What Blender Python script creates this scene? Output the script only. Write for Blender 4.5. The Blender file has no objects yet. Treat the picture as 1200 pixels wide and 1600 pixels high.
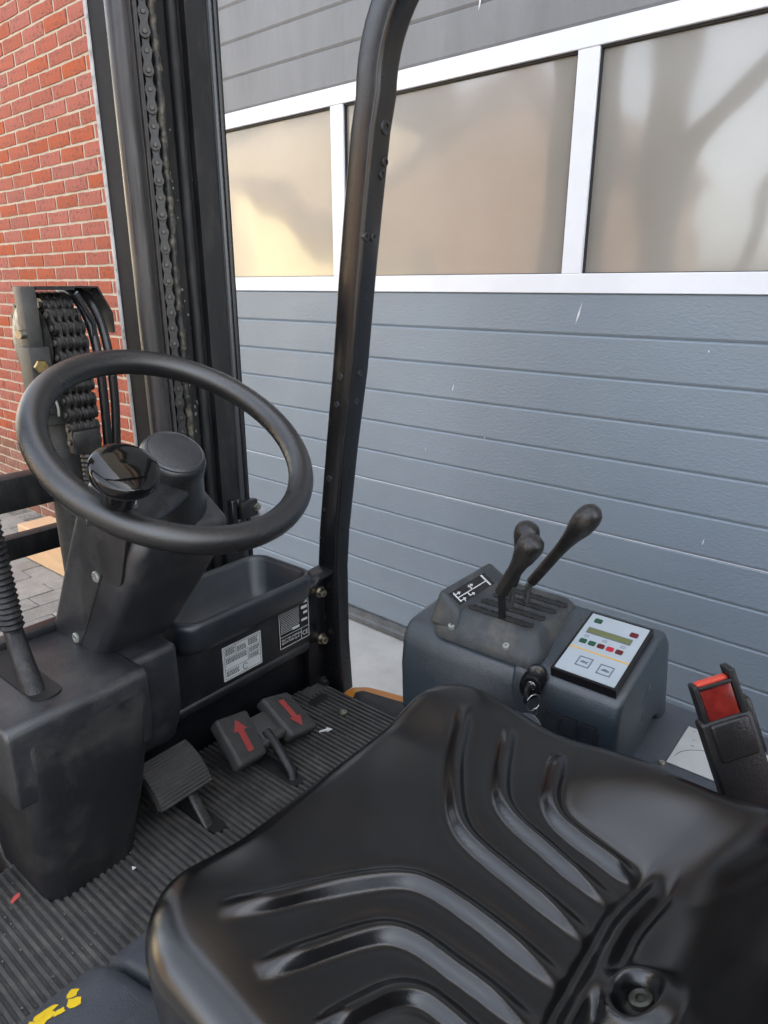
import bpy, bmesh, math, random
from mathutils import Vector, Matrix
from mathutils.bvhtree import BVHTree
R = math.radians
random.seed(7)
scn = bpy.context.scene
COL = scn.collection

# ------------------------------------------------------------------ camera
cam_d = bpy.data.cameras.new('camera')
cam_d.sensor_fit = 'VERTICAL'; cam_d.sensor_height = 32.0; cam_d.lens = 32.0 * 1070 / 1600
cam_d.clip_start = 0.02; cam_d.clip_end = 900
cam = bpy.data.objects.new('camera', cam_d); COL.objects.link(cam)
cam.location = (0, 0, 1.18); cam.rotation_euler = (R(90 - 18.35), 0, 0)
scn.camera = cam

# ------------------------------------------------------------------ world, sun, exposure
SUN_AZ = 82.0      # degrees clockwise from +Y, the sun stands behind the building
SUN_EL = 42.0
world = bpy.data.worlds.new('World'); scn.world = world; world.use_nodes = True
wn = world.node_tree.nodes; wl = world.node_tree.links
sky = wn.new('ShaderNodeTexSky'); sky.sky_type = 'NISHITA'; sky.sun_disc = False
sky.sun_elevation = R(SUN_EL); sky.sun_rotation = R(SUN_AZ)
sky.air_density = 1.0; sky.dust_density = 2.5; sky.ozone_density = 1.0
wn['Background'].inputs['Strength'].default_value = 0.15
hz = wn.new('ShaderNodeHueSaturation'); hz.inputs['Saturation'].default_value = .38      # thin high haze: a paler sky
wl.new(sky.outputs['Color'], hz.inputs['Color']); wl.new(hz.outputs['Color'], wn['Background'].inputs['Color'])
sun_d = bpy.data.lights.new('sun', 'SUN'); sun_d.energy = 5.0; sun_d.angle = R(0.53); sun_d.color = (1.0, 0.92, 0.80)
sun = bpy.data.objects.new('sun', sun_d); COL.objects.link(sun)
sdir = Vector((math.sin(R(SUN_AZ)) * math.cos(R(SUN_EL)), math.cos(R(SUN_AZ)) * math.cos(R(SUN_EL)), math.sin(R(SUN_EL))))
sun.rotation_euler = sdir.to_track_quat('Z', 'Y').to_euler(); sun.location = sdir * 30
vs = scn.view_settings
vs.view_transform = 'Standard'; vs.look = 'None'; vs.gamma = 1.0; vs.use_curve_mapping = False
vs.exposure = 2.75

scn.cycles.max_bounces = 6; scn.cycles.diffuse_bounces = 3; scn.cycles.glossy_bounces = 3; scn.cycles.caustics_reflective = False; scn.cycles.caustics_refractive = False

# ------------------------------------------------------------------ materials
MATS = {}
def mat(name, col=(.5, .5, .5), rough=.5, metal=0, spec=.5, bump=0, bscale=200, bdetail=2, vary=0, vscale=6, dust=0,
        dustcol=(.25, .23, .2), dscale=9, coat=0, rvary=0, rand=0, stretch=None, fine=0, fscale=900, crease=0, cscale=45):
    m = bpy.data.materials.new(name); m.use_nodes = True; MATS[name] = m
    nt = m.node_tree; N = nt.nodes; L = nt.links; b = N['Principled BSDF']
    b.inputs['Roughness'].default_value = rough; b.inputs['Metallic'].default_value = metal
    b.inputs['Specular IOR Level'].default_value = spec
    if coat: b.inputs['Coat Weight'].default_value = coat; b.inputs['Coat Roughness'].default_value = .05
    tc = N.new('ShaderNodeTexCoord'); src = tc.outputs['Object']
    if stretch:
        mp = N.new('ShaderNodeMapping'); mp.inputs['Scale'].default_value = stretch; L.new(src, mp.inputs['Vector']); src = mp.outputs['Vector']
    def noise(scale, detail=3, r=.6):
        n = N.new('ShaderNodeTexNoise'); n.inputs['Scale'].default_value = scale; n.inputs['Detail'].default_value = detail
        n.inputs['Roughness'].default_value = r; L.new(src, n.inputs['Vector']); return n.outputs['Fac']
    def mix(a, bcol, fac, mode='MIX'):
        x = N.new('ShaderNodeMix'); x.data_type = 'RGBA'; x.blend_type = mode
        for i, v in ((6, a), (7, bcol)):
            if isinstance(v, tuple): x.inputs[i].default_value = (*v, 1) if len(v) == 3 else v
            else: L.new(v, x.inputs[i])
        if isinstance(fac, float): x.inputs[0].default_value = fac
        else: L.new(fac, x.inputs[0])
        return x.outputs[2]
    def rng(v, a, b_, c, d):
        r_ = N.new('ShaderNodeMapRange'); L.new(v, r_.inputs[0])
        for i, q in enumerate((a, b_, c, d)): r_.inputs[1 + i].default_value = q
        return r_.outputs[0]
    c = tuple(col)
    if vary:
        lo = tuple(x * (1 - vary) for x in col); hi = tuple(min(1, x * (1 + vary)) for x in col)
        c = mix(lo, hi, rng(noise(vscale, 3), .3, .7, 0, 1))
    if fine:
        c = mix(c, tuple(min(1, x * (1 + fine)) for x in col), rng(noise(fscale, 2), .5, .75, 0, 1))
    if rand:
        oi = N.new('ShaderNodeObjectInfo'); ge = N.new('ShaderNodeNewGeometry')
        ad = N.new('ShaderNodeMath'); ad.operation = 'ADD'; L.new(oi.outputs['Random'], ad.inputs[0]); L.new(ge.outputs['Random Per Island'], ad.inputs[1])
        fr = N.new('ShaderNodeMath'); fr.operation = 'FRACT'; L.new(ad.outputs[0], fr.inputs[0])
        hs = N.new('ShaderNodeHueSaturation')
        L.new(rng(fr.outputs[0], 0, 1, 1 - rand, 1 + rand), hs.inputs['Value'])
        mu = N.new('ShaderNodeMath'); mu.operation = 'MULTIPLY'; mu.inputs[1].default_value = 7.31; L.new(fr.outputs[0], mu.inputs[0])
        f2 = N.new('ShaderNodeMath'); f2.operation = 'FRACT'; L.new(mu.outputs[0], f2.inputs[0])
        L.new(rng(f2.outputs[0], 0, 1, .4985, .505), hs.inputs['Hue']); L.new(rng(f2.outputs[0], 0, 1, .85, 1.05), hs.inputs['Saturation'])
        if isinstance(c, tuple): hs.inputs['Color'].default_value = (*c, 1)
        else: L.new(c, hs.inputs['Color'])
        c = hs.outputs['Color']
    if dust:
        f = rng(noise(dscale, 4, .7), .48, .78, 0, dust); c = mix(c, dustcol, f)
    if crease:
        nv = noise(cscale, 5, .65); sb = N.new('ShaderNodeMath'); sb.operation = 'SUBTRACT'; sb.inputs[1].default_value = .5; L.new(nv, sb.inputs[0])
        ab = N.new('ShaderNodeMath'); ab.operation = 'ABSOLUTE'; L.new(sb.outputs[0], ab.inputs[0])
        ms = rng(noise(cscale * .45, 2), .46, .54, 0, 1); ml = N.new('ShaderNodeMath'); ml.operation = 'MULTIPLY'
        L.new(rng(ab.outputs[0], .008, .04, crease, 0), ml.inputs[0]); L.new(ms, ml.inputs[1]); c = mix(c, (.07, .03, .025), ml.outputs[0])
    if isinstance(c, tuple): b.inputs['Base Color'].default_value = (*c, 1)
    else: L.new(c, b.inputs['Base Color'])
    if rvary:
        L.new(rng(noise(vscale * 2.3, 2), .3, .7, max(.02, rough - rvary), min(1, rough + rvary)), b.inputs['Roughness'])
    if bump:
        bp = N.new('ShaderNodeBump'); bp.inputs['Strength'].default_value = bump; bp.inputs['Distance'].default_value = .002
        L.new(noise(bscale, bdetail), bp.inputs['Height']); L.new(bp.outputs['Normal'], b.inputs['Normal'])
    return m

mat('plastic_black', (.010, .0104, .0115), .34, spec=.5, bump=.35, bscale=700, vary=.25, dust=.10, dscale=14, rvary=.025)
mat('tray_plastic', (.018, .022, .027), .34, spec=.7, bump=.3, bscale=600, vary=.15, dust=.08, dscale=14, rvary=.025)
mat('cowl_plastic', (.011, .012, .0135), .34, spec=.75, bump=.35, bscale=600, vary=.2, dust=.16, dscale=11, rvary=.025)
mat('cowl_dusty', (.016, .017, .020), .35, spec=.85, bump=.35, bscale=600, vary=.2, dust=.30, dscale=16, dustcol=(.17, .165, .15), rvary=.025)  # dust on cowl and column hood; on the hub cap painted sky sheen
mat('console_plastic', (.034, .046, .056), .29, spec=.85, bump=.4, bscale=650, vary=.15, dust=.14, dscale=13, dustcol=(.2, .18, .14), rvary=.025)
mat('housing_plastic', (.035, .040, .044), .5, bump=.5, bscale=500, vary=.2, dust=.42, dscale=16, dustcol=(.22, .19, .14))
mat('seat_vinyl', (.0050, .0049, .0051), .17, spec=.70, bump=.10, bscale=850, bdetail=2, vary=.2, vscale=9, rvary=.05, dust=.02, dustcol=(.1, .1, .1))
mat('wheel_rubber', (.011, .011, .0115), .28, spec=.85, bump=.22, bscale=900, vary=.15, rvary=.03)
mat('knob_gloss', (.004, .004, .004), .06)
mat('black_paint', (.008, .0083, .0095), .25, spec=.6, bump=.04, bscale=160, vary=.12, vscale=12, dust=.02, dscale=30, rvary=.03)
mat('dash_steel', (.006, .0066, .009), .40, bump=.15, bscale=200, vary=.3, dust=.05, dscale=60, rvary=.08)
mat('mast_web', (.010, .0102, .012), .7, spec=.2, bump=.15, bscale=120, vary=.3, vscale=14)
mat('mast_steel', (.010, .0102, .011), .55, spec=.35, bump=.15, bscale=120, vary=.3, vscale=14, dust=.10, dscale=40, rvary=.1, stretch=(1, 1, .3))
mat('greasy_steel', (.05, .046, .046), .33, metal=.2, bump=.35, bscale=90, vary=.55, vscale=22, dust=.3, dscale=18, dustcol=(.02, .018, .016), rvary=.12, stretch=(1, 1, .12))
mat('worn_edge', (.42, .42, .42), .6, vary=.5, vscale=60, bump=.4, bscale=200, dust=.5, dscale=60, dustcol=(.04, .04, .04))
mat('chain_steel', (.020, .019, .018), .38, bump=.25, bscale=300, vary=.4, vscale=40, dust=.12, dscale=80, rvary=.12)
mat('chain_pin', (.085, .078, .07), .4, metal=.5, vary=.3, vscale=60)
mat('dirty_hose', (.014, .014, .013), .5, bump=.7, bscale=90, dust=.8, dscale=55, dustcol=(.28, .24, .17))
mat('hose_rubber', (.010, .010, .011), .3, bump=.2, bscale=300)
mat('hose_glint', (.06, .065, .07), .28, metal=.3)
mat('olive_steel', (.038, .038, .035), .55, bump=.2, bscale=150, vary=.25, vscale=20, dust=.2, dscale=25)
mat('boot_rubber', (.012, .012, .013), .5, bump=.4, bscale=300, dust=.15, dscale=40)
mat('mat_rubber', (.060, .058, .055), .55, bump=.35, bscale=260, vary=.35, vscale=10, dust=.45, dscale=24, dustcol=(.20, .18, .15))
mat('chrome', (.55, .53, .5), .22, metal=1, vary=.3, vscale=60)
mat('zinc', (.45, .42, .34), .35, metal=1, vary=.3, vscale=80)
mat('brass', (.34, .25, .11), .35, metal=1, vary=.25, vscale=80)
mat('screw_grey', (.30, .31, .28), .45, metal=.4, vary=.3, vscale=90)
mat('dark_bolt', (.06, .06, .062), .4, metal=.6, vary=.3, vscale=90)
mat('grip_rubber', (.012, .0115, .011), .32, spec=.5, bump=.3, bscale=500, dust=.12, dscale=40, rvary=.08)
mat('grip_ball', (.012, .011, .010), .22, bump=.1, bscale=300)
mat('pedal_rubber', (.045, .044, .042), .6, bump=.3, bscale=500, dust=.3, dscale=40, dustcol=(.13, .12, .1))
mat('pedal_red', (.34, .04, .035), .6, vary=.2, vscale=90, dust=.6, dscale=90, dustcol=(.06, .04, .03))
mat('orange_paint', (.62, .22, .012), .32, vary=.1, dust=.1, coat=.3)
mat('yellow_scrape', (.75, .52, .02), .5)
mat('panel_film', (.38, .43, .46), .35, vary=.05, dust=.12, dscale=30, dustcol=(.3, .28, .25))
mat('panel_black', (.008, .008, .009), .25)
mat('lcd', (.13, .15, .06), .25)
mat('ink_grey', (.12, .14, .17), .5)
mat('line_amber', (.70, .40, .05), .5)
mat('led_green', (.01, .065, .035), .3); mat('led_red', (.10, .008, .010), .3); mat('led_bright', (.42, .012, .03), .3)
mat('label_paper', (.62, .64, .62), .5, vary=.08, vscale=30, dust=.15, dscale=60, dustcol=(.2, .2, .2))
mat('label_ink', (.03, .032, .035), .6)
mat('decal_white', (.68, .68, .66), .5)
mat('hood_label', (.46, .47, .45), .55, vary=.12, vscale=25, dust=.25, dscale=50, dustcol=(.28, .27, .25))
mat('hood_plastic', (.060, .067, .080), .42, spec=.5, bump=.4, bscale=500, vary=.15, dust=.14, dscale=15)
mat('buckle_plastic', (.016, .0155, .016), .35, bump=.25, bscale=400, vary=.2)
mat('button_top_lit', (.62, .06, .03), .3)  # lit top face of the red button, its brightness put into the colour
mat('buckle_red', (.20, .018, .014), .22, bump=.1, bscale=80, vary=.4, vscale=60, dust=.25, dscale=60, dustcol=(.1, .03, .02))
mat('key_fob', (.16, .17, .18), .35)
mat('lamp_shell', (.42, .42, .43), .4); mat('lamp_red', (.5, .12, .14), .3)
mat('tyre', (.02, .02, .02), .8, bump=.4, bscale=80); mat('rim_grey', (.25, .25, .25), .5)
mat('door_upper', (.17, .175, .18), .55, bump=.30, bscale=230, bdetail=4, vary=.12, vscale=4, dust=.45, dscale=6, dustcol=(.10, .10, .10), stretch=(1.6, 1, .5))  # greyer, darker, blotchy tone for the strips above the windows
mat('door_steel', (.188, .228, .266), .38, bump=.6, bscale=190, bdetail=4, vary=.07, vscale=3, dust=.10, dscale=5, dustcol=(.11, .12, .13), stretch=(.45, 1, 1), rvary=.06)
mat('frame_white', (.72, .74, .78), .38, vary=.03, dust=.06, dscale=10)
mat('gasket', (.012, .012, .012), .6)
mat('seal_grey', (.10, .105, .11), .6, vary=.3, vscale=20, dust=.4, dscale=25, dustcol=(.2, .17, .13))
mat('concrete', (.36, .35, .33), .85, bump=.3, bscale=150, bdetail=5, vary=.14, vscale=7, fine=.25, fscale=260, dust=.12, dscale=20, dustcol=(.18, .17, .15))
mat('paver', (.24, .225, .20), .85, bump=.8, bscale=320, bdetail=4, vary=.2, vscale=14, rand=.16, fine=.9, fscale=260)
mat('sand_joint', (.16, .145, .12), .95, bump=.8, bscale=300, vary=.35, vscale=30)
mat('brick', (.335, .060, .023), .85, bump=.9, bscale=110, bdetail=5, vary=.16, vscale=18, rand=.08, dust=.35, dscale=34, dustcol=(.30, .07, .04), crease=.9)
mat('brick_brown', (.24, .095, .062), .88, bump=.9, bscale=110, bdetail=5, vary=.2, vscale=18, rand=.2, dust=.4, dscale=30, dustcol=(.14, .06, .04), crease=.6)
mat('mortar', (.46, .40, .31), .95, bump=.6, bscale=260, bdetail=4, vary=.12, vscale=9)
mat('tan_board', (.62, .40, .22), .7, vary=.08, vscale=5, bump=.1, bscale=60, stretch=(1, 1, 6))
mat('scratch_white', (.62, .65, .68), .7)
mat('render_beige', (.42, .35, .25), .9, vary=.08, vscale=1.2, bump=.3, bscale=40)
mat('sunlit_yellow', (.85, .72, .42), .9, vary=.05, vscale=2)  # bright yellow carries the wedge's sunlight in its colour
mat('render_white', (.78, .72, .60), .9, vary=.05, vscale=1.5)
mat('house_brick', (.20, .13, .09), .9, vary=.25, vscale=5, bump=.3, bscale=30)
mat('roof_tile', (.10, .075, .065), .8, vary=.25, vscale=6)
mat('window_dark', (.03, .035, .04), .08)
mat('leaf', (.06, .10, .03), .6, vary=.4, vscale=2); mat('bark', (.10, .075, .055), .9)
mat('grit', (.22, .19, .15), .9, vary=.5, vscale=300); mat('gravel', (.24, .22, .19), .9, vary=.5, vscale=150)
mat('red_scrap', (.5, .08, .07), .6)
mat('eyelet', (.06, .06, .05), .35, metal=.6, vary=.4, vscale=90)

# hazy acrylic pane: milky body, glossy faces
m = bpy.data.materials.new('hazy_pane'); m.use_nodes = True; MATS['hazy_pane'] = m
nt = m.node_tree; N = nt.nodes; L = nt.links; b = N['Principled BSDF']
b.inputs['Base Color'].default_value = (.30, .285, .255, 1); b.inputs['Roughness'].default_value = .22
b.inputs['IOR'].default_value = 1.5; b.inputs['Specular IOR Level'].default_value = .6
b.inputs['Coat Weight'].default_value = 1.0; b.inputs['Coat Roughness'].default_value = .075; b.inputs['Coat IOR'].default_value = 1.6
tc = N.new('ShaderNodeTexCoord'); nz = N.new('ShaderNodeTexNoise'); nz.inputs['Scale'].default_value = 3.2; nz.inputs['Detail'].default_value = 1.5
L.new(tc.outputs['Object'], nz.inputs['Vector'])
bp = N.new('ShaderNodeBump'); bp.inputs['Strength'].default_value = .2; bp.inputs['Distance'].default_value = .02
L.new(nz.outputs['Fac'], bp.inputs['Height']); L.new(bp.outputs['Normal'], b.inputs['Coat Normal']); L.new(bp.outputs['Normal'], b.inputs['Normal'])
nz2 = N.new('ShaderNodeTexNoise'); nz2.inputs['Scale'].default_value = 5; nz2.inputs['Detail'].default_value = 8; L.new(tc.outputs['Object'], nz2.inputs['Vector'])
mx = N.new('ShaderNodeMix'); mx.data_type = 'RGBA'; mx.inputs[6].default_value = (.205, .19, .165, 1); mx.inputs[7].default_value = (.285, .27, .24, 1)
L.new(nz2.outputs['Fac'], mx.inputs[0]); L.new(mx.outputs[2], b.inputs['Base Color'])

# ------------------------------------------------------------------ mesh helpers
def add_tmp(bm, t, M=None):
    if M is not None: bmesh.ops.transform(t, matrix=M, verts=t.verts)
    mp = [bm.verts.new(v.co) for v in t.verts]
    t.verts.index_update()
    for f in t.faces:
        try: bm.faces.new([mp[v.index] for v in f.verts])
        except ValueError: pass
    t.free()
def box(bm, x0, x1, y0, y1, z0, z1, bev=0, seg=2, M=None):
    t = bmesh.new()
    v = [t.verts.new(p) for p in ((x0, y0, z0), (x1, y0, z0), (x1, y1, z0), (x0, y1, z0), (x0, y0, z1), (x1, y0, z1), (x1, y1, z1), (x0, y1, z1))]
    for f in ((3, 2, 1, 0), (4, 5, 6, 7), (0, 1, 5, 4), (1, 2, 6, 5), (2, 3, 7, 6), (3, 0, 4, 7)): t.faces.new([v[i] for i in f])
    if bev: bmesh.ops.bevel(t, geom=t.edges[:] + t.verts[:], offset=bev, segments=seg, profile=.5, affect='EDGES')
    add_tmp(bm, t, M)
def hexa(bm, c8, bev=0, seg=2):
    """eight corners: bottom loop of four, then top loop of four"""
    t = bmesh.new(); v = [t.verts.new(p) for p in c8]
    for f in ((3, 2, 1, 0), (4, 5, 6, 7), (0, 1, 5, 4), (1, 2, 6, 5), (2, 3, 7, 6), (3, 0, 4, 7)): t.faces.new([v[i] for i in f])
    bmesh.ops.recalc_face_normals(t, faces=t.faces)
    if bev: bmesh.ops.bevel(t, geom=t.edges[:] + t.verts[:], offset=bev, segments=seg, profile=.5, affect='EDGES')
    add_tmp(bm, t)
def prism(bm, pts, axis, a0, a1, bev=0, seg=2, M=None):
    """polygon pts extruded along axis; axis x: pts=(y,z), y: (x,z), z: (x,y)"""
    t = bmesh.new()
    def P(p, a): return {'x': (a, p[0], p[1]), 'y': (p[0], a, p[1]), 'z': (p[0], p[1], a)}[axis]
    A = [t.verts.new(P(p, a0)) for p in pts]; B = [t.verts.new(P(p, a1)) for p in pts]; n = len(pts)
    t.faces.new(A); t.faces.new(B[::-1])
    for i in range(n): t.faces.new((A[i], B[i], B[(i + 1) % n], A[(i + 1) % n]))
    bmesh.ops.recalc_face_normals(t, faces=t.faces)
    if bev: bmesh.ops.bevel(t, geom=t.edges[:] + t.verts[:], offset=bev, segments=seg, profile=.5, affect='EDGES', clamp_overlap=True)
    add_tmp(bm, t, M)
def loft(bm, rings, cap=True):
    vs_ = [[bm.verts.new(p) for p in r] for r in rings]; n = len(rings[0])
    for a, b_ in zip(vs_, vs_[1:]):
        for i in range(n): bm.faces.new((a[i], a[(i + 1) % n], b_[(i + 1) % n], b_[i]))
    if cap: bm.faces.new(vs_[0][::-1]); bm.faces.new(vs_[-1])
def frame_of(ax):
    ax = Vector(ax).normalized(); u = ax.cross(Vector((0, 0, 1)))
    if u.length < 1e-3: u = Vector((1, 0, 0))
    u.normalize(); return ax, u, ax.cross(u)
def tube(bm, path, rad, n=10, cap=True, flat=1.0):
    path = [Vector(p) for p in path]; rs = rad if isinstance(rad, (list, tuple)) else [rad] * len(path)
    rings = []; pu = None
    for i, p in enumerate(path):
        d = (path[min(i + 1, len(path) - 1)] - path[max(i - 1, 0)]).normalized()
        if pu is None: _, u, _ = frame_of(d)
        else: u = (pu - d * pu.dot(d)).normalized()
        w = d.cross(u); pu = u
        rings.append([p + u * (math.cos(2 * math.pi * k / n) * rs[i]) + w * (math.sin(2 * math.pi * k / n) * rs[i] * flat) for k in range(n)])
    loft(bm, rings, cap)
def lathe(bm, prof, org, ax, n=32):
    ax, u, w = frame_of(ax); org = Vector(org)
    loft(bm, [[org + ax * h + (u * math.cos(2 * math.pi * k / n) + w * math.sin(2 * math.pi * k / n)) * r for k in range(n)] for r, h in prof])
def smooth_path(pts, k=6):
    pts = [Vector(p) for p in pts]; out = []
    for i in range(len(pts) - 1):
        p0 = pts[max(i - 1, 0)]; p1 = pts[i]; p2 = pts[i + 1]; p3 = pts[min(i + 2, len(pts) - 1)]
        for j in range(k):
            t = j / k
            out.append(.5 * ((2 * p1) + (p2 - p0) * t + (2 * p0 - 5 * p1 + 4 * p2 - p3) * t * t + (3 * p1 - p0 - 3 * p2 + p3) * t ** 3))
    out.append(pts[-1]); return out
def rrect(hx, hy, r, n=6):
    out = []
    for cx, cy, a0 in ((hx - r, hy - r, 0), (-hx + r, hy - r, 90), (-hx + r, -hy + r, 180), (hx - r, -hy + r, 270)):
        for k in range(n + 1):
            a = R(a0 + 90 * k / n); out.append((cx + r * math.cos(a), cy + r * math.sin(a)))
    return out
def finish(me, ang=38):
    me.polygons.foreach_set('use_smooth', [True] * len(me.polygons)); me.set_sharp_from_angle(angle=R(ang)); me.update()

OFFS = {}
def root_of(o):
    while o.parent: o = o.parent
    return o
def obj(name, bm, material, parent=None, ang=38, recalc=True):
    if recalc: bmesh.ops.recalc_face_normals(bm, faces=bm.faces)
    me = bpy.data.meshes.new(name); 
    if parent is not None:
        bmesh.ops.translate(bm, vec=-OFFS.get(root_of(parent).name, Vector()), verts=bm.verts)
    bm.to_mesh(me); bm.free(); finish(me, ang)
    me.materials.append(MATS[material])
    o = bpy.data.objects.new(name, me); COL.objects.link(o); o.parent = parent
    return o
def inst(name, me, loc, parent, rot=None):
    o = bpy.data.objects.new(name, me); COL.objects.link(o); o.parent = parent
    o.location = Vector(loc) - OFFS.get(root_of(parent).name, Vector())
    if rot is not None: o.rotation_euler = rot
    return o
def mesh_of(name, bm, material, ang=38):
    bmesh.ops.recalc_face_normals(bm, faces=bm.faces)
    me = bpy.data.meshes.new(name); bm.to_mesh(me); bm.free(); finish(me, ang); me.materials.append(MATS[material]); return me
def tag(o, label=None, cat=None, group=None, kind=None):
    if label: o['label'] = label
    if cat: o['category'] = cat
    if group: o['group'] = group
    if kind: o['kind'] = kind
    return o
def thing(name, label, cat, world_loc, rotz=0, off=(0, 0, 0), group=None):
    o = bpy.data.objects.new(name, None); COL.objects.link(o); o.empty_display_size = .1
    o.location = world_loc; o.rotation_euler = (0, 0, rotz); OFFS[o.name] = Vector(off)
    return tag(o, label, cat, group)
class Frame:
    """flat decal frame: origin, x axis, y axis; z is the outward normal"""
    def __init__(s, o, ex, ey):
        s.o = Vector(o); s.x = Vector(ex).normalized(); s.y = Vector(ey).normalized(); s.n = s.x.cross(s.y)
    def p(s, u, v, h=0): return s.o + s.x * u + s.y * v + s.n * h
    def poly(s, bm, pts, h0, h1):
        A = [bm.verts.new(s.p(u, v, h0)) for u, v in pts]; B = [bm.verts.new(s.p(u, v, h1)) for u, v in pts]; n = len(pts)
        bm.faces.new(B)
        for i in range(n): bm.faces.new((A[i], A[(i + 1) % n], B[(i + 1) % n], B[i]))
    def rect(s, bm, u0, u1, v0, v1, h0, h1): s.poly(bm, [(u0, v0), (u1, v0), (u1, v1), (u0, v1)], h0, h1)
    def matrix(s):
        return Matrix(((s.x.x, s.y.x, s.n.x, s.o.x), (s.x.y, s.y.y, s.n.y, s.o.y), (s.x.z, s.y.z, s.n.z, s.o.z), (0, 0, 0, 1)))
def text(name, body, fr, u, v, size, h, material, parent, sx=1.0):
    cu = bpy.data.curves.new('t', 'FONT'); cu.body = body; cu.size = size; cu.extrude = .0001; cu.resolution_u = 2
    t = bpy.data.objects.new('t', cu); COL.objects.link(t)
    me = bpy.data.meshes.new_from_object(t.evaluated_get(bpy.context.evaluated_depsgraph_get()))
    bpy.data.objects.remove(t)
    me.transform(fr.matrix() @ Matrix.Translation((u, v, h)) @ Matrix.Diagonal((sx, 1, 1, 1)))
    me.transform(Matrix.Translation(-OFFS.get(root_of(parent).name, Vector())))
    me.materials.clear(); me.materials.append(MATS[material])
    o = bpy.data.objects.new(name, me); COL.objects.link(o); o.parent = parent; return o

# ------------------------------------------------------------------ ground
GZ = -0.06
bm = bmesh.new(); box(bm, -300, 300, -300, 300, GZ - .3, GZ - .008)
tag(obj('ground', bm, 'sand_joint'), kind='structure')

# ------------------------------------------------------------------ building with the garage door
WA = math.atan2(-.651, .759)
bld = thing('brick_building', 'red brick building wall with cream mortar behind the forklift mast', 'building', (-1.985, 3.73, 0), WA)
DOOR_L, DOOR_R, DOOR_T, REC = 1.45, 6.6, 3.3, .11
PX, PZ, Z0 = .197, .0575, 1.2            # brick pitch, course pitch, a known joint
nlow = 22; ztop = 3.4
bm = bmesh.new()                         # mortar body: left of the door, above it, right of it
box(bm, -9, DOOR_L - .004, -.0002, .35, -.3, 6.6); box(bm, DOOR_R + .004, 13, -.0002, .35, -.3, 6.6); box(bm, DOOR_L - .004, DOOR_R + .004, -.0002, .35, DOOR_T + .02, 6.6)
box(bm, -9, 13, .36, 9, 6.2, 6.55); box(bm, -9, -8.7, .36, 9, -.3, 6.2); box(bm, 12.7, 13, .36, 9, -.3, 6.2)
wall = obj('wall', bm, 'mortar', bld)
def brick_bm(l, seed):
    rnd = random.Random(seed); t = bmesh.new()
    hx = l / 2; hz = .0236; d = .05
    nx, nz = 5, 2
    G = [[None] * (nz + 1) for _ in range(nx + 1)]
    for i in range(nx + 1):
        for k in range(nz + 1):
            x = -hx + 2 * hx * i / nx; z = -hz + 2 * hz * k / nz
            e = (i in (0, nx)) or (k in (0, nz))
            G[i][k] = t.verts.new((x + rnd.uniform(-.0018, .0018), (-.0030 if e else -.0052) + rnd.uniform(-.0010, .0008), z + rnd.uniform(-.0014, .0014)))
    for i in range(nx):
        for k in range(nz): t.faces.new((G[i][k], G[i + 1][k], G[i + 1][k + 1], G[i][k + 1]))
    rim = [G[i][0] for i in range(nx + 1)] + [G[nx][k] for k in range(1, nz + 1)] + [G[i][nz] for i in range(nx - 1, -1, -1)] + [G[0][k] for k in range(nz - 1, 0, -1)]
    back = [t.verts.new((v.co.x * 1.004, .05, v.co.z * 1.01)) for v in rim]
    for i in range(len(rim)): t.faces.new((rim[i], back[i], back[(i + 1) % len(rim)], rim[(i + 1) % len(rim)]))
    return t
FULL = PX - .0145
bmeshes = [mesh_of('brick', brick_bm(FULL, s), 'brick', 50) for s in range(8)]
pmeshes = [mesh_of('brick', brick_bm(FULL, 50 + s), 'brick_brown', 50) for s in range(5)]
rest = bmesh.new(); rest_p = bmesh.new()
def course_bricks(s0, s1, ph):
    k = math.floor((s0 - ph) / PX) - 1
    while True:
        a = ph + k * PX + .00725; b_ = a + FULL; k += 1
        if a > s1 - .02: break
        if b_ < s0 + .02: continue
        yield max(a, s0), min(b_, s1)
count = 0
for i in range(-nlow, 38):
    zc = Z0 + i * PZ + PZ / 2; ph = .051 + (PX / 2 if i % 2 else 0)
    brown = zc < .345
    for a, b_ in course_bricks(-2.6, DOOR_L - .002, ph):
        c_ = (a + b_) / 2; full = abs((b_ - a) - FULL) < 1e-4
        if full and -.14 < c_ < 1.16 and .30 < zc < 2.37 and count < 296:
            me = random.choice(pmeshes if brown else bmeshes)
            o = inst('brick', me, (c_, random.uniform(-.0012, .0004), zc), wall, (0, R(random.uniform(-.35, .35)) + (math.pi if random.random() < .5 else 0), 0))
            count += 1
        else:
            t = brick_bm(b_ - a, random.random()); add_tmp(rest_p if brown else rest, t, Matrix.Translation((c_, 0, zc)))
    if zc > DOOR_T + .05:
        pass
for i in range(37, 46):
    zc = Z0 + i * PZ + PZ / 2; ph = .051 + (PX / 2 if i % 2 else 0)
    for a, b_ in course_bricks(DOOR_L - .002 if i > 40 else DOOR_R + .002, DOOR_R + 1, ph):
        t = brick_bm(b_ - a, random.random()); add_tmp(rest, t, Matrix.Translation(((a + b_) / 2, 0, zc)))
tag(obj('brickwork', rest, 'brick', wall, 50), kind='stuff')
tag(obj('brickwork_plinth', rest_p, 'brick_brown', wall, 50), kind='stuff')

# concrete threshold in front of the door
bm = bmesh.new(); box(bm, DOOR_L - .05, DOOR_R + .3, -.285, .34, -.25, .012, .006, 2)
o = obj('threshold', bm, 'concrete'); tag(o, kind='structure'); o.location = bld.location; o.rotation_euler = bld.rotation_euler

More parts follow.
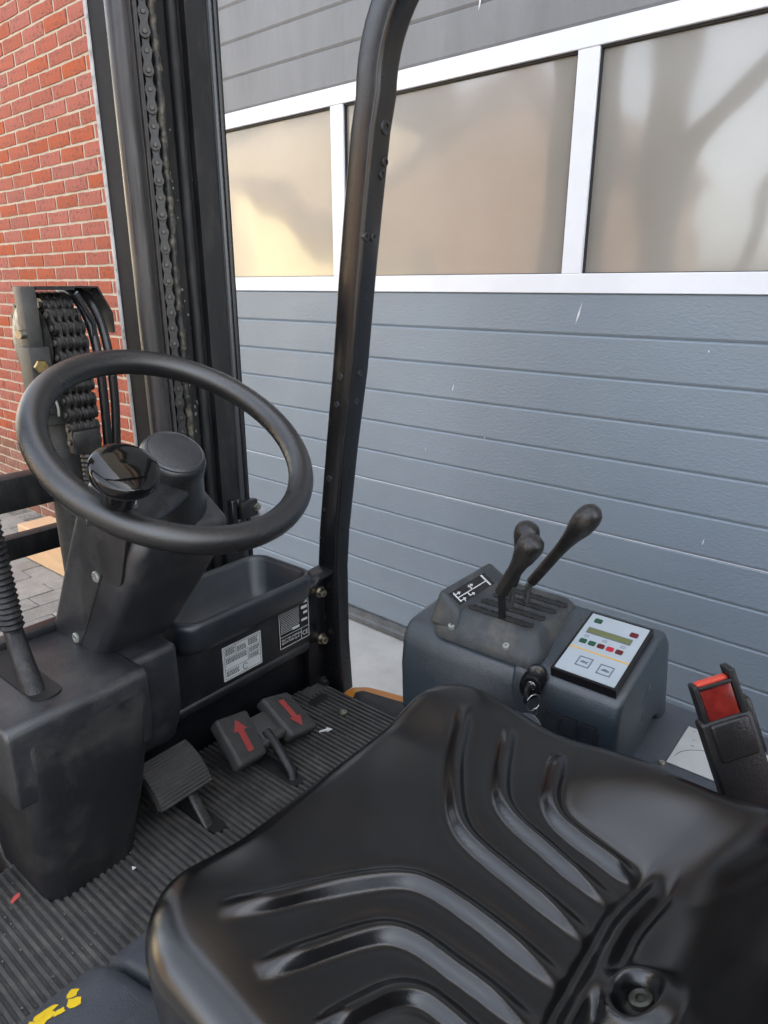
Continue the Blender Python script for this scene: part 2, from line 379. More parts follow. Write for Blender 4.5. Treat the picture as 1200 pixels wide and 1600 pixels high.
door = thing('garage_door', 'slate grey ribbed sectional garage door with a white framed window row', 'garage door', bld.location, WA)
def strip_mesh(h, x0, x1):
    g = .0032; t = bmesh.new(); e = h / 2
    prof = [(.03, -e), (g, -e), (0, -e + .007), (0, e - .004), (g, e), (.03, e)]
    A = [t.verts.new((x0, y, z)) for y, z in prof]; B = [t.verts.new((x1, y, z)) for y, z in prof]
    for i in range(len(prof) - 1): t.faces.new((A[i], B[i], B[i + 1], A[i + 1]))
    t.faces.new(A); t.faces.new(B[::-1]); return t
def joint_h(z): return .0012
sm = mesh_of('panel_strip', strip_mesh(.0993, DOOR_L + .005, DOOR_R - .005), 'door_steel', 20)
zt = 1.16
for k in range(11):
    z1 = 1.16 - .0998 * k; o = inst('panel_strip', sm, (0, REC + (.0 if k < 6 else .0012), z1 - .0499), door)
smw = mesh_of('panel_strip', strip_mesh(.0993, DOOR_L + .005, DOOR_R - .005), 'door_upper', 20)
for k in range(15):
    inst('panel_strip', smw, (0, REC + (0 if k < 6 else .0012), 1.7305 + .0998 * k + .0499), door)
bm = bmesh.new(); box(bm, DOOR_L - .03, DOOR_R + .03, REC + .028, REC + .045, .06, 1.165); box(bm, DOOR_L - .03, DOOR_R + .03, REC + .028, REC + .045, 1.725, 3.35)
obj('backing_sheet', bm, 'gasket', door)
bm = bmesh.new()                         # white line in the section joint
box(bm, DOOR_L + .01, DOOR_R - .01, REC + .0026, REC + .012, 1.16 - .0998 * 6 - .0006, 1.16 - .0998 * 6 + .0014)
obj('section_joint', bm, 'frame_white', door)
def fbox(name, x0, x1, z0, z1, y0=-.004, y1=.03, m='frame_white', bev=.0015):
    bm = bmesh.new(); box(bm, x0, x1, REC + y0, REC + y1, z0, z1, bev, 1); return obj(name, bm, m, door)
fbox('window_rail', DOOR_L + .006, DOOR_R - .006, 1.1605, 1.206); fbox('window_rail', DOOR_L + .006, DOOR_R - .006, 1.683, 1.730)
edges = []; x = 1.522
mul = [1.522, 2.311, 3.100, 3.889, 4.678, 5.467, 6.256]
for x in mul: fbox('mullion', x, x + .052, 1.2062, 1.6828, y0=-.003)
xs = [DOOR_L + .01] + mul + [DOOR_R - .01]
for i, a in enumerate(mul[:-1]):
    x0, x1 = a + .052, mul[i + 1]
    bm = bmesh.new()
    for q in ((x0, x0 + .004, 1.206, 1.683), (x1 - .004, x1, 1.206, 1.683)): box(bm, q[0], q[1], REC + .004, REC + .03, q[2], q[3])
    box(bm, x0 + .004, x1 - .004, REC + .004, REC + .03, 1.678, 1.683); box(bm, x0 + .004, x1 - .004, REC + .004, REC + .03, 1.206, 1.208)
    obj('gasket', bm, 'gasket', door)
    bm = bmesh.new(); box(bm, x0 + .002, x1 - .002, REC + .012, REC + .026, 1.205, 1.684)
    obj('window_pane', bm, 'hazy_pane', door)
bm = bmesh.new()
prism(bm, [(REC - .006, .06), (REC + .03, .06), (REC + .03, .012), (REC + .002, .012), (REC - .014, .02), (REC - .016, .036), (REC - .006, .04)], 'x', DOOR_L + .004, DOOR_R - .004)
obj('bottom_seal', bm, 'seal_grey', door)
# scratches and dabs on the door sheet
for (sx_, sz, l, w, an) in ((3.155, 1.113, .055, .0045, 14), (2.785, .897, .022, .003, 12), (3.47, 1.04, .006, .004, 0), (2.83, 1.84, .05, .006, 10), (2.69, .70, .01, .002, 5), (2.9, .765, .008, .003, 0), (3.52, .60, .018, .0025, 8), (2.735, .56, .014, .0022, 3)):
    bm = bmesh.new(); rnd = random.Random(sx_); pts = []
    n = 7
    for i in range(n): t_ = i / (n - 1); pts.append((-w / 2 * math.sin(math.pi * t_) * rnd.uniform(.5, 1.2), -l / 2 + l * t_))
    for i in range(n - 2, 0, -1): t_ = i / (n - 1); pts.append((w / 2 * math.sin(math.pi * t_) * rnd.uniform(.4, 1.2), -l / 2 + l * t_))
    ca, sa = math.cos(R(-an)), math.sin(R(-an))
    pts = [(sx_ + u * ca - v * sa, sz + u * sa + v * ca) for u, v in pts]
    A = [bm.verts.new((u, REC - .0006, v)) for u, v in pts]; bm.faces.new(A)
    obj('scratch', bm, 'scratch_white', door)

# ------------------------------------------------------------------ paving: clinker rows across the yard
pav = bpy.data.objects.new('paving', None); COL.objects.link(pav); pav.rotation_euler = (0, 0, WA); pav.location = (-1.985, 3.73, 0)
tag(pav, kind='structure')
def paver_mesh(seed):
    rnd = random.Random(seed); t = bmesh.new(); box(t, -.0515, .0515, -.1035, .1035, -.04, 0, .003, 1)
    for v in t.verts:
        v.co.x += rnd.uniform(-.001, .001); v.co.y += rnd.uniform(-.001, .001)
    return mesh_of('paver', t, 'paver', 40)
pvm = [paver_mesh(s) for s in range(6)]
restp = bmesh.new(); npav = 0
for i in range(-42, 70):
    x = i * .1065; off = .105 if i % 2 else 0
    for j in range(-16, 1):
        y = -.11 + j * .2115 + off
        if y > -.02: continue
        if x > DOOR_L - .16 and y > -.395: continue
        dz = random.uniform(-.003, .002)
        if -1.75 < x < .95 and y > -1.4 and npav < 295:
            inst('paver', random.choice(pvm), (x, y, GZ + dz), pav, (R(random.uniform(-.5, .5)), R(random.uniform(-.5, .5)), R(random.uniform(-.5, .5)))); npav += 1
        else:
            t = bmesh.new(); box(t, -.0515, .0515, -.1035, .1035, -.03, 0, .002, 1); add_tmp(restp, t, Matrix.Translation((x, y, GZ + dz)))
o = obj('paving_field', restp, 'paver', pav, 40); tag(o, kind='stuff')

# tan block lying on the paving
tb = thing('tan_block', 'pale tan box-shaped block lying on the grey paving beyond the carriage bars', 'block', (1.285 * math.cos(R(51)) - 3.28 * math.sin(R(51)), 1.285 * math.sin(R(51)) + 3.28 * math.cos(R(51)), GZ), R(51))
bm = bmesh.new(); box(bm, 0, .16, -.62, 0, .002, .165, .004, 1); obj('block', bm, 'tan_board', tb)

# ------------------------------------------------------------------ FORKLIFT
TR = Vector((math.cos(R(51)), math.sin(R(51)), 0)); TF = Vector((-math.sin(R(51)), math.cos(R(51)), 0))
C0 = Vector((.52, .1, GZ))
W = lambda r, f, z: TR * r + TF * f + Vector((0, 0, z))
FT = thing('forklift', 'black and orange forklift truck parked beside the grey garage door', 'forklift', W(*C0), R(51), C0)
FL = .36                                   # cabin floor height
def part(name, m, fn, parent=FT, ang=38, label=None):
    bm = bmesh.new(); fn(bm); o = obj(name, bm, m, parent, ang)
    if label: o['label'] = label
    return o

# --- chassis, fenders, wheels (mostly hidden under the cabin)
def f_(bm):
    box(bm, .06, .98, -1.0, .60, .06, .34, .02); box(bm, .10, .94, .60, 1.06, .10, .335, .01)
part('chassis', 'black_paint', f_)
part('counterweight', 'orange_paint', lambda bm: box(bm, .03, 1.05, -1.35, -.62, .08, .80, .08, 4))
for r0 in (.0, .86):
    w = part('wheel', 'tyre', lambda bm: lathe(bm, [(.11, 0), (.175, .0), (.19, .02), (.19, .14), (.175, .16), (.11, .16)], (r0, 1.03, .13), (1, 0, 0), 36))
    part('rim', 'rim_grey', lambda bm: lathe(bm, [(.0, -.004), (.045, -.004), (.055, -.016), (.062, -.004), (.092, -.003), (.104, -.014), (.110, -.004), (.110, .164), (.104, .174), (.092, .163), (.06, .164), (.05, .176), (0, .176)], (r0, 1.03, .13), (1, 0, 0), 28), w)
w = part('wheel', 'tyre', lambda bm: lathe(bm, [(.10, 0), (.17, .0), (.18, .02), (.18, .14), (.17, .16), (.10, .16)], (.44, -.85, .12), (1, 0, 0), 36))
# right fender step: orange rim with black tread insert
def f_(bm):
    prism(bm, [(.915, .868), (.962, .868), (.985, .84), (1.02, .70), (1.045, .56), (1.05, .30), (.93, .30), (.93, .60), (.915, .72)], 'z', .22, .352, .006, 2)
part('fender', 'orange_paint', f_)
part('tread_insert', 'boot_rubber', lambda bm: prism(bm, [(.925, .835), (.948, .846), (.962, .835), (.99, .70), (1.01, .56), (1.01, .32), (.935, .32), (.94, .60), (.925, .72)], 'z', .30, .3555, .003, 2))
part('fender', 'orange_paint', lambda bm: prism(bm, [(.0, .30), (.12, .30), (.12, .80), (.0, .70)], 'z', .10, .34, .01, 2))

# --- ribbed rubber floor mat
def mat_fn(bm):
    box(bm, .05, .918, .655, .935, FL - .03, FL - .003)
    r = .052
    while r < .915:
        y1 = .934 if r < .87 else .90
        prism(bm, [(r, FL - .004), (r + .0068, FL - .004), (r + .0056, FL + .0022), (r + .0012, FL + .0022)], 'y', .656, y1)
        r += .0105
fm = part('floor_mat', 'mat_rubber', mat_fn, ang=25)
def hole(u, v, a, b_):
    def f(bm): prism(bm, [(u + x, v + y) for x, y in rrect(a, b_, min(a, b_) * .98, 5)], 'z', FL - .002, FL + .0026)
    return f
part('mat_hole', 'gasket', hole(.866, .809, .012, .012), fm); part('mat_hole', 'gasket', hole(.868, .878, .026, .011), fm)
part('bolt', 'zinc', lambda bm: lathe(bm, [(.0, .004), (.003, .004), (.004, .0055), (.0085, .005), (.009, 0)], (.866, .808, FL), (0, 0, 1), 16), fm)
part('mat_hole', 'gasket', hole(.515, .80, .013, .055), fm); part('mat_hole', 'gasket', hole(.668, .785, .015, .06), fm)

# --- hood under the seat
def f_(bm):
    prism(bm, [(.652, FL - .02), (.655, FL + .02), (.640, FL + .055), (.60, FL + .085), (.50, FL + .125), (.44, .52), (-.62, .52), (-.62, .30), (.6, .30)], 'x', .262, 1.07, .012, 3)
hood = part('hood', 'hood_plastic', f_)
def f_(bm):
    prism(bm, [(.652, FL - .02), (.657, FL + .03), (.640, FL + .066), (.60, FL + .097), (.50, FL + .135), (.44, .535), (-.62, .535), (-.62, .30), (.6, .30)], 'x', .06, .256, .022, 4)
sc_ = part('side_cover', 'hood_plastic', f_)
cov_bvh = BVHTree.FromPolygons([v.co for v in sc_.data.vertices], [p.vertices[:] for p in sc_.data.polygons])
# yellow paint scraped on the side cover
bm = bmesh.new(); rnd = random.Random(4)
for cx, cy, sx_, sy in ((.207, .600, .008, .012), (.180, .602, .014, .011), (.170, .590, .014, .009), (.200, .580, .007, .012), (.160, .600, .010, .009), (.186, .584, .008, .006)):
    pts = []
    for k in range(11):
        a = 2 * math.pi * k / 11; q = rnd.uniform(.45, 1.15); pts.append((cx + sx_ * q * math.cos(a), cy + sy * q * math.sin(a)))
    q0 = [bm.verts.new((u, v, 0)) for u, v in pts]; c0_ = bm.verts.new((cx, cy, 0)); q1 = [bm.verts.new(((u + cx) / 2, (v + cy) / 2, 0)) for u, v in pts]
    for k in range(11):
        bm.faces.new((q0[k], q0[(k + 1) % 11], q1[(k + 1) % 11], q1[k])); bm.faces.new((q1[k], q1[(k + 1) % 11], c0_))
for v in bm.verts:
    hit_ = cov_bvh.ray_cast(Vector((v.co.x - C0.x, v.co.y - C0.y, 2)), Vector((0, 0, -1)))[0]; v.co.z = (hit_.z + C0.z if hit_ else .4) + .0008
obj('paint_scrape', bm, 'yellow_scrape', FT)

# --- dash: steel panel, plastic cowl with tray
part('front_panel', 'dash_steel', lambda bm: (box(bm, .40, .925, .948, .966, FL - .02, .54, .004, 2), box(bm, .40, .925, .966, 1.04, .30, .52, .004, 2)))
cowl = part('cowl', 'cowl_plastic', lambda bm: (box(bm, .53, .928, .930, .946, .452, .606, .006, 2), box(bm, .525, .90, .926, .944, .446, .470, .008, 3)))
def tray(bm):
    cx, cy, hx, hy = .715, .952, .152, .088
    ring = lambda a, b_, r, z, ty=0: [(cx + u, cy + v + ty, z) for u, v in rrect(hx + a, hy + b_, r, 7)]
    loft(bm, [ring(-.03, -.045, .02, .572, .022), ring(-.014, -.026, .03, .580, .012), ring(-.005, -.012, .034, .592, .005), ring(-.002, -.004, .036, .610), ring(0, 0, .036, .640), ring(0, 0, .036, .648), ring(-.003, -.003, .035, .653), ring(-.008, -.008, .033, .654),
              ring(-.012, -.012, .03, .651), ring(-.014, -.014, .03, .645), ring(-.022, -.024, .028, .60), ring(-.03, -.035, .026, .585, .0), ring(-.04, -.050, .02, .578, .01)])
part('storage_tray', 'tray_plastic', tray, ang=60)
# left cowl block carrying the steering column
def f_(bm):
    prism(bm, [(.80, .545), (.797, .58), (.797, .655), (.805, .664), (1.005, .664), (1.03, .664), (1.03, .545)], 'x', .255, .452, .010, 4)
    prism(bm, [(.835, .545), (.835, .66), (1.03, .66), (1.03, .50), (.90, .45), (.86, .48)], 'x', .40, .528, .012, 3)
blk = part('column_cowl', 'cowl_dusty', f_)
part('rear_rim', 'cowl_plastic', lambda bm: box(bm, .235, .46, 1.008, 1.035, .655, .676, .004, 2), blk)
def f_(bm):
    ring = lambda x0, x1, y0, y1, z, r=.022: [(p[0] + (x0 + x1) / 2, p[1] + (y0 + y1) / 2, z) for p in rrect((x1 - x0) / 2, (y1 - y0) / 2, r, 5)]
    loft(bm, [ring(.276, .414, .816, .99, FL - .003, .03), ring(.272, .420, .806, .99, FL + .05, .03), ring(.270, .434, .7985, .99, .48, .026), ring(.270, .446, .7955, .99, .57, .02), ring(.272, .4505, .7952, .99, .622, .014), ring(.276, .450, .7985, .99, .640, .012)])
part('column_foot', 'cowl_plastic', f_, ang=50)

# --- steering column hood, hub, wheel, knob
NW = Vector((0, -math.sin(.578), math.cos(.578))); CW = Vector((.511, .759, .985)); UW = Vector((1, 0, 0)); VW = NW.cross(UW)
def wp(u, v, h): return CW + UW * u + VW * v + NW * h
def f_(bm):
    def rg(c, ex, ey, hx, hy, r): return [Vector(c) + Vector(ex) * u + Vector(ey) * v for u, v in rrect(hx, hy, r, 6)]
    base_c, top_c = Vector((.491, .960, .655)), wp(.004, 0, -.098)
    rings = []
    for t_ in (0, .06, .5, .85, .96, 1.0):
        c_ = base_c.lerp(top_c, t_); ey = Vector((0, 1, 0)).lerp(VW, t_).normalized()
        sh = 0 if t_ < .9 else (.006 if t_ < .99 else .016)
        hx = .066 + .012 * t_ - sh; hy = .074 + .004 * t_ - sh
        rings.append(rg(c_, (1, 0, 0), ey, hx, hy, .018))
    loft(bm, rings)
ch = part('column_hood', 'cowl_dusty', f_, ang=50)
# cover plate, seam and screws on the hood's left side
def side_pt(f, z, h):                       # point on the hood's left side, h outwards
    t_ = (z - .655) / (.903 - .655); r = .491 - .066 + (.02 - .012 + .0) * 0 - .0
    base_c, top_c = Vector((.491, .960, .655)), wp(.004, 0, -.098)
    t_ = max(0, min(1, (z - base_c.z) / (top_c.z - base_c.z)))
    return Vector((base_c.lerp(top_c, t_).x - (.066 + .012 * t_) - h, f, z))
def side_poly(bm, pts, h):
    A = [bm.verts.new(side_pt(f, z, -.002)) for f, z in pts]; B = [bm.verts.new(side_pt(f, z, h)) for f, z in pts]; n = len(pts)
    bm.faces.new(B)
    for i in range(n): bm.faces.new((A[i], A[(i + 1) % n], B[(i + 1) % n], B[i]))
def rounded(pts, r, n=5):
    out = []
    for i, p in enumerate(pts):
        p = Vector(p); a = Vector(pts[i - 1]); b_ = Vector(pts[(i + 1) % len(pts)])
        da = (a - p); db = (b_ - p); la = min(r, da.length * .45); lb = min(r, db.length * .45)
        A = p + da.normalized() * la; B = p + db.normalized() * lb
        for k in range(n + 1):
            t_ = k / n; out.append(tuple((1 - t_) ** 2 * A + 2 * t_ * (1 - t_) * p + t_ * t_ * B))
    return out
part('cover_plate', 'cowl_plastic', lambda bm: side_poly(bm, rounded([(.905, .884), (.770, .895), (.802, .792), (.838, .795), (.885, .83)], .018), .0025), ch)
part('seam', 'gasket', lambda bm: side_poly(bm, [(.850, .800), (.8535, .800), (.9365, .660), (.933, .660)], .0006), ch)
def screw(p, ax, r, m='screw_grey', parent=ch, name='screw'):
    o = part(name, m, lambda bm: lathe(bm, [(0, .0018), (r * .3, .0018), (r * .34, .0032), (r * .8, .0032), (r, .0015), (r, -.004)], p, ax, 18), parent)
    return o
screw(side_pt(.868, .792, 0), (-1, 0, 0), .0085); screw(side_pt(.945, .672, 0), (-1, 0, 0), .0085)
# hub
def f_(bm):
    lathe(bm, [(.072, -.112), (.066, -.100), (.058, -.085), (.052, -.066), (.0465, -.048), (.0445, -.034), (.0435, -.024), (.0405, -.018), (.0385, -.0165)], wp(0, 0, 0), NW, 48)
hub = part('hub', 'wheel_rubber', f_, ang=50)
part('hub_cap', 'cowl_dusty', lambda bm: lathe(bm, [(.0405, -.022), (.0395, -.0155), (.037, -.013), (.0355, -.0135), (.033, -.0128), (.02, -.011), (.0, -.0105)], wp(0, 0, 0), NW, 48), hub, 30)  # paler material paints the sky sheen onto the cap
def f_(bm):
    n, k = 96, 20
    V = [[bm.verts.new(wp((.17 + .0172 * math.cos(b_)) * math.cos(a), (.17 + .0172 * math.cos(b_)) * math.sin(a), .0172 * math.sin(b_))) for b_ in [2 * math.pi * j / k for j in range(k)]] for a in [2 * math.pi * i / n for i in range(n)]]
    for i in range(n):
        for j in range(k): bm.faces.new((V[i][j], V[(i + 1) % n][j], V[(i + 1) % n][(j + 1) % k], V[i][(j + 1) % k]))
sw = part('steering_wheel', 'wheel_rubber', f_, ang=80)
def f_(bm):                                # single dished spoke
    a = math.radians(216); d_ = Vector((math.cos(a), math.sin(a)))
    pr = Vector((-d_.y, d_.x)); rings = []
    for t_, w, h, th in ((.02, .040, -.052, .016), (.055, .036, -.050, .015), (.09, .031, -.040, .013), (.125, .028, -.024, .011), (.15, .028, -.010, .010), (.165, .030, -.003, .009)):
        rings.append([wp(*(d_ * t_ + pr * (w * math.cos(q))), h + th * math.sin(q)) for q in [2 * math.pi * k / 16 for k in range(16)]])
    loft(bm, rings)
part('spoke', 'wheel_rubber', f_, sw, 60)
kb = Vector((.376, .690, .944)); kn = (NW + Vector((-.05, -.03, 0))).normalized()
def f_(bm): lathe(bm, [(.017, -.004), (.0185, .014), (.020, .034), (.0225, .042), (.031, .047), (.0355, .051), (.037, .055), (.037, .062), (.0362, .0650), (.0340, .0670), (.027, .0690), (.016, .0706), (0, .0713)], kb, kn, 40)
part('spinner_knob', 'knob_gloss', f_, sw, 50)
part('knob_clamp', 'chrome', lambda bm: tube(bm, [kb + Vector((-.03, .012, -.006)), kb + Vector((.0, .0, -.004)), kb + Vector((.025, .012, -.004))], .010, 12), sw, 50)

# --- parking brake lever with ribbed boot, on the left cowl
def f_(bm):
    pth = [(.322, .866, .664), (.324, .875, .676), (.330, .905, .700), (.333, .925, .735)]
    rings = []
    for (r, f, z), hx, hy in zip(pth, (.012, .0125, .0125, .012), (.020, .018, .015, .012)):
        rings.append([(r + u, f + v, z) for u, v in rrect(hx, hy, min(hx, hy) * .9, 5)])
    loft(bm, rings)
lv = part('brake_lever', 'boot_rubber', f_, ang=60)
def f_(bm):
    P_ = []; Rr = []
    for k in range(64):
        t_ = k / 63; P_.append((.333 - .008 * t_, .925 + .012 * t_, .733 + .26 * t_)); Rr.append(.0150 + .0016 * (1 if k % 2 else -1) + .001 * t_)
    tube(bm, P_, Rr, 18)
part('ribbed_grip', 'boot_rubber', f_, lv, 25)
part('lever_slot', 'gasket', lambda bm: prism(bm, [(.330 + u, .915 + v) for u, v in rrect(.020, .085, .018, 5)], 'z', .6645, .6665), lv)

# --- labels on the cowl and panel
fr = Frame((.690, .9245, .472), (1, 0, 0), (0, -.06, 1))
fr = Frame((.676, .9305, .478), (1, 0, 0), (0, 0, 1))
lab = part('paper_label', 'label_paper', lambda bm: fr.rect(bm, 0, .092, 0, .070, 0, .0022), label='pale printed paper label on the black cowl')
fr = Frame((.676, .9282, .478), (1, 0, 0), (0, 0, 1))
def f_(bm):
    for u0, u1, v in ((.003, .089, .003), (.003, .089, .067), (.003, .089, .022), (.003, .089, .047), (.058, .089, .0345)): fr.rect(bm, u0, u1, v, v + .0005, 0, .0004)
    for u, v0, v1 in ((.003, .003, .067), (.0885, .003, .067), (.030, .047, .067), (.058, .022, .047)): fr.rect(bm, u, u + .0005, v0, v1, 0, .0004)
    rnd = random.Random(2)
    for u0, u1, v0, v1 in ((.006, .028, .049, .066), (.033, .055, .049, .062), (.060, .085, .050, .066), (.006, .055, .033, .046), (.061, .086, .037, .046), (.061, .086, .024, .033), (.006, .035, .007, .020)):
        v = v1 - .003
        while v > v0:
            a = u0
            while a < u1 - .003:
                l = rnd.uniform(.002, .006); fr.rect(bm, a, min(a + l, u1), v, v + .0016, 0, .0004); a += l + .0012
            v -= .0029
    for k in range(14):
        a = R(25 + 300 * k / 14); b2 = R(25 + 300 * (k + 1) / 14); fr.poly(bm, [(.050 + .006 * math.cos(a), .012 + .007 * math.sin(a)), (.050 + .006 * math.cos(b2), .012 + .007 * math.sin(b2)), (.050 + .0048 * math.cos(b2), .012 + .0058 * math.sin(b2)), (.050 + .0048 * math.cos(a), .012 + .0058 * math.sin(a))], 0, .0004)
part('print', 'label_ink', f_, lab)
fr = Frame((.815, .9305, .482), (1, 0, 0), (0, 0, 1))
pl = part('data_plate', 'panel_black', lambda bm: fr.rect(bm, 0, .084, 0, .125, 0, .0016), label='black data plate with white print and CE mark')
fr = Frame((.815, .9288, .482), (1, 0, 0), (0, 0, 1))
def f_(bm):
    for q in ((.001, .083, .001, .0022), (.001, .083, .1228, .124), (.001, .0022, .001, .124), (.0818, .083, .001, .124), (.001, .083, .026, .0268), (.060, .0608, .001, .026)): fr.rect(bm, *q, 0, .0004)
    for q in ((.050, .078, .112, .119), (.060, .078, .102, .108), (.036, .079, .090, .096), (.062, .079, .080, .086), (.062, .079, .068, .0745), (.068, .079, .056, .0615), (.036, .056, .032, .037), (.062, .079, .041, .046)): fr.rect(bm, *q, 0, .0004)
    rnd = random.Random(5); v = .084
    while v > .03:
        a = .005
        while a < .055:
            l = rnd.uniform(.002, .007); fr.rect(bm, a, min(.056, a + l), v, v + .0009, 0, .0004); a += l + .001
        v -= .0036
part('print', 'decal_white', f_, pl)
text('lettering', 'FIAT OM CARRELLI\nELEVATORI S.p.A.', fr, .006, .0165, .0066, .0002, 'decal_white', pl)
text('lettering', 'CE', fr, .063, .0085, .0140, .0002, 'decal_white', pl)

# --- overhead guard post (right front) with bracket and bolts
def post_section(mid, left, right): pass
POST = [  # z, f of rear face, f of front face, r of inner face, r of outer face
    (.33, .888, .944, .950, .990), (.45, .896, .950, .950, .990), (.62, .898, .951, .950, .992), (.70, .893, .944, .950, .994), (.88, .869, .919, .950, .997),
    (1.03, .845, .897, .950, 1.0), (1.185, .826, .878, .950, 1.0), (1.30, .810, .862, .950, 1.0), (1.42, .792, .844, .950, 1.0)]
def f_(bm):
    def ring(pr, pf, r0, r1):
        pr, pf = Vector(pr), Vector(pf); e = .1; out = []
        mid = (pr + pf) / 2; ax = (pf - pr); hl = ax.length / 2; ax.normalize()
        c_ = Vector(((r0 + r1) / 2, mid.x, mid.y)); hx = (r1 - r0) / 2
        for u, v in rrect(hx, hl, .007, 3): out.append((c_.x + u, c_.y + ax.x * v, c_.z + ax.y * v))
        return out
    rings = [ring((fr_, z), (ff, z), r0, r1) for z, fr_, ff, r0, r1 in POST]
    cf, cz, rr = .586, 1.47, .22                # bend backwards, then slope up to the roof side rail
    for a in range(0, 49, 6):
        ca, sa = math.cos(R(a)), math.sin(R(a))
        rings.append(ring((cf + (rr - .026) * ca, cz + (rr - .026) * sa), (cf + (rr + .026) * ca, cz + (rr + .026) * sa), .950, 1.0))
    rings.append(ring((.46, 1.84), (.49, 1.885), .950, 1.0)); rings.append(ring((.40, 1.868), (.41, 1.92), .950, 1.0)); rings.append(ring((.33, 1.875), (.33, 1.927), .950, 1.0))
    rings.append(ring((-.55, 1.875), (-.55, 1.927), .950, 1.0))
    for a in range(10, 90, 20):
        rings.append(ring((-.55 - .2 * math.sin(R(a)), 1.675 + .2 * math.cos(R(a))), (-.55 - .252 * math.sin(R(a)), 1.675 + .252 * math.cos(R(a))), .950, 1.0))
    rings.append(ring((-.75, .7), (-.802, .7), .95, 1.0))
    loft(bm, rings)
guard = part('guard_post', 'black_paint', f_, ang=40)
bm = bmesh.new(); me_g = guard.data.copy(); gl = bpy.data.objects.new('guard_post', me_g); COL.objects.link(gl); gl.parent = FT
for v in me_g.vertices: v.co.x = -(v.co.x + C0.x - .52) + .52 - C0.x
me_g.flip_normals()
part('guard_crossbar', 'black_paint', lambda bm: box(bm, .09, .95, .36, .42, 1.845, 1.885, .006, 2))
part('guard_crossbar', 'black_paint', lambda bm: box(bm, .09, .95, -.60, -.54, 1.865, 1.905, .006, 2))
for k in range(5):
    part('guard_bar', 'black_paint', lambda bm: box(bm, .21 + .145 * k, .23 + .145 * k, -.545, .365, 1.862, 1.892, .004, 2))
def gbolt(p, ax, r=.0075, m='dark_bolt', parent=guard):
    part('bolt', m, lambda bm: lathe(bm, [(0, .001), (r * .5, .001), (r * .55, .003), (r * .9, .003), (r, .0015), (r, -.004)], p, ax, 16), parent)
def face_r(z):
    for a, b_ in zip(POST, POST[1:]):
        if a[0] <= z <= b_[0]:
            t_ = (z - a[0]) / (b_[0] - a[0]); return tuple(a[i] + (b_[i] - a[i]) * t_ for i in range(5))
    return POST[-1]
for z, k in ((1.018, .5), (.965, .55)):
    q = face_r(z); gbolt((q[3], q[1] + (q[2] - q[1]) * k, z), (-1, 0, 0), .006); gbolt(((q[3] + q[4]) / 2 - .002, q[1], z + .006), (0, -1, -.1), .006)
q = face_r(.815); gbolt((q[3], q[1] + .03, .815), (-1, 0, 0), .007)
part('drilled_hole', 'gasket', lambda bm: lathe(bm, [(0, .0008), (.0042, .0008), (.0046, -.002)], (.950, .925, .747), (-1, 0, 0), 14), guard)
for z, r_, k in ((1.425, .012, .62), (1.375, .0075, .75), (1.355, .0075, .68)):
    q = face_r(z); gbolt((q[3] + (q[4] - q[3]) * k, q[1], z), (0, -1, -.1), r_)
for k in (.15, .55):
    q = face_r(1.258); gbolt((q[3] + (q[4] - q[3]) * k, q[1], 1.258), (0, -1, -.1), .0072)
brk = part('post_bracket', 'dash_steel', lambda bm: (box(bm, .895, .951, .930, .946, .345, .604, .004, 2), prism(bm, [(.875, .598), (.900, .598), (.912, .606), (.955, .612), (.955, .620), (.908, .616), (.896, .606), (.875, .605)], 'y', .905, .95, .002, 1)))
for z, m_ in ((.568, 'zinc'), (.458, 'zinc'), (.352, 'dark_bolt')):
    def f_(bm, z=z):
        lathe(bm, [(.0, .006), (.0035, .006), (.004, .0125), (.0075, .0125), (.0082, .011), (.0082, .002), (.012, .002), (.0125, .0), (.0125, -.003)], (.936, .930, z), (-.15, -1, 0), 20)
    part('bolt', m_, f_, brk)
part('screw', 'brass', lambda bm: lathe(bm, [(0, .004), (.005, .003), (.0062, 0), (.0062, -.003)], (.912, .9300, .580), (0, -1, 0), 16), brk)
part('drilled_hole', 'gasket', lambda bm: lathe(bm, [(0, .0008), (.0055, .0008), (.006, -.002)], (.948, .930, .503), (0, -1, 0), 14), brk)

# --- pedals
def pad(bm, tl, tr, br, bl, th, bev=.005):
    tl, tr, br, bl = map(Vector, (tl, tr, br, bl)); n = (tr - tl).cross(bl - tl).normalized()
    if n.z < 0: n = -n
    hexa(bm, [bl - n * th, br - n * th, tr - n * th, tl - n * th, bl, br, tr, tl], bev, 3); return n
def brake(bm):
    # curved pad with cross ridges: arc in (f, z), straight along r
    prof = []
    for k in range(0, 61):
        a = R(4 + 62 * k / 60); ridge = .0016 if (k // 2) % 2 else 0
        rad = .080 + ridge; prof.append((.872 - rad * math.sin(a), .380 + rad * math.cos(a)))
    inner = [(.872 - .064 * math.sin(R(4 + 62 * k / 12)), .380 + .064 * math.cos(R(4 + 62 * k / 12))) for k in range(12, -1, -1)]
    pts = prof + inner; t = bmesh.new()
    for r0, r1, sc in ((.448, .541, 1),):
        prism(t, pts, 'x', r0, r1)
    add_tmp(bm, t)
bp_ = part('brake_pedal', 'pedal_rubber', brake, ang=30)
part('pedal_arm', 'chain_steel', lambda bm: hexa(bm, [(.500, .745, FL - .02), (.516, .745, FL - .02), (.516, .758, FL - .02), (.500, .758, FL - .02), (.500, .830, .425), (.516, .830, .425), (.516, .842, .425), (.500, .842, .425)], .002, 1), bp_)
ap = part('travel_pedal', 'pedal_rubber', lambda bm: (box(bm, .648, .728, .808, .852, .395, .408, .003, 2), hexa(bm, [(.668, .815, .392), (.72, .815, .386), (.72, .868, .412), (.668, .868, .417), (.668, .81, .402), (.72, .81, .396), (.72, .862, .428), (.668, .862, .432)], .003, 2)))
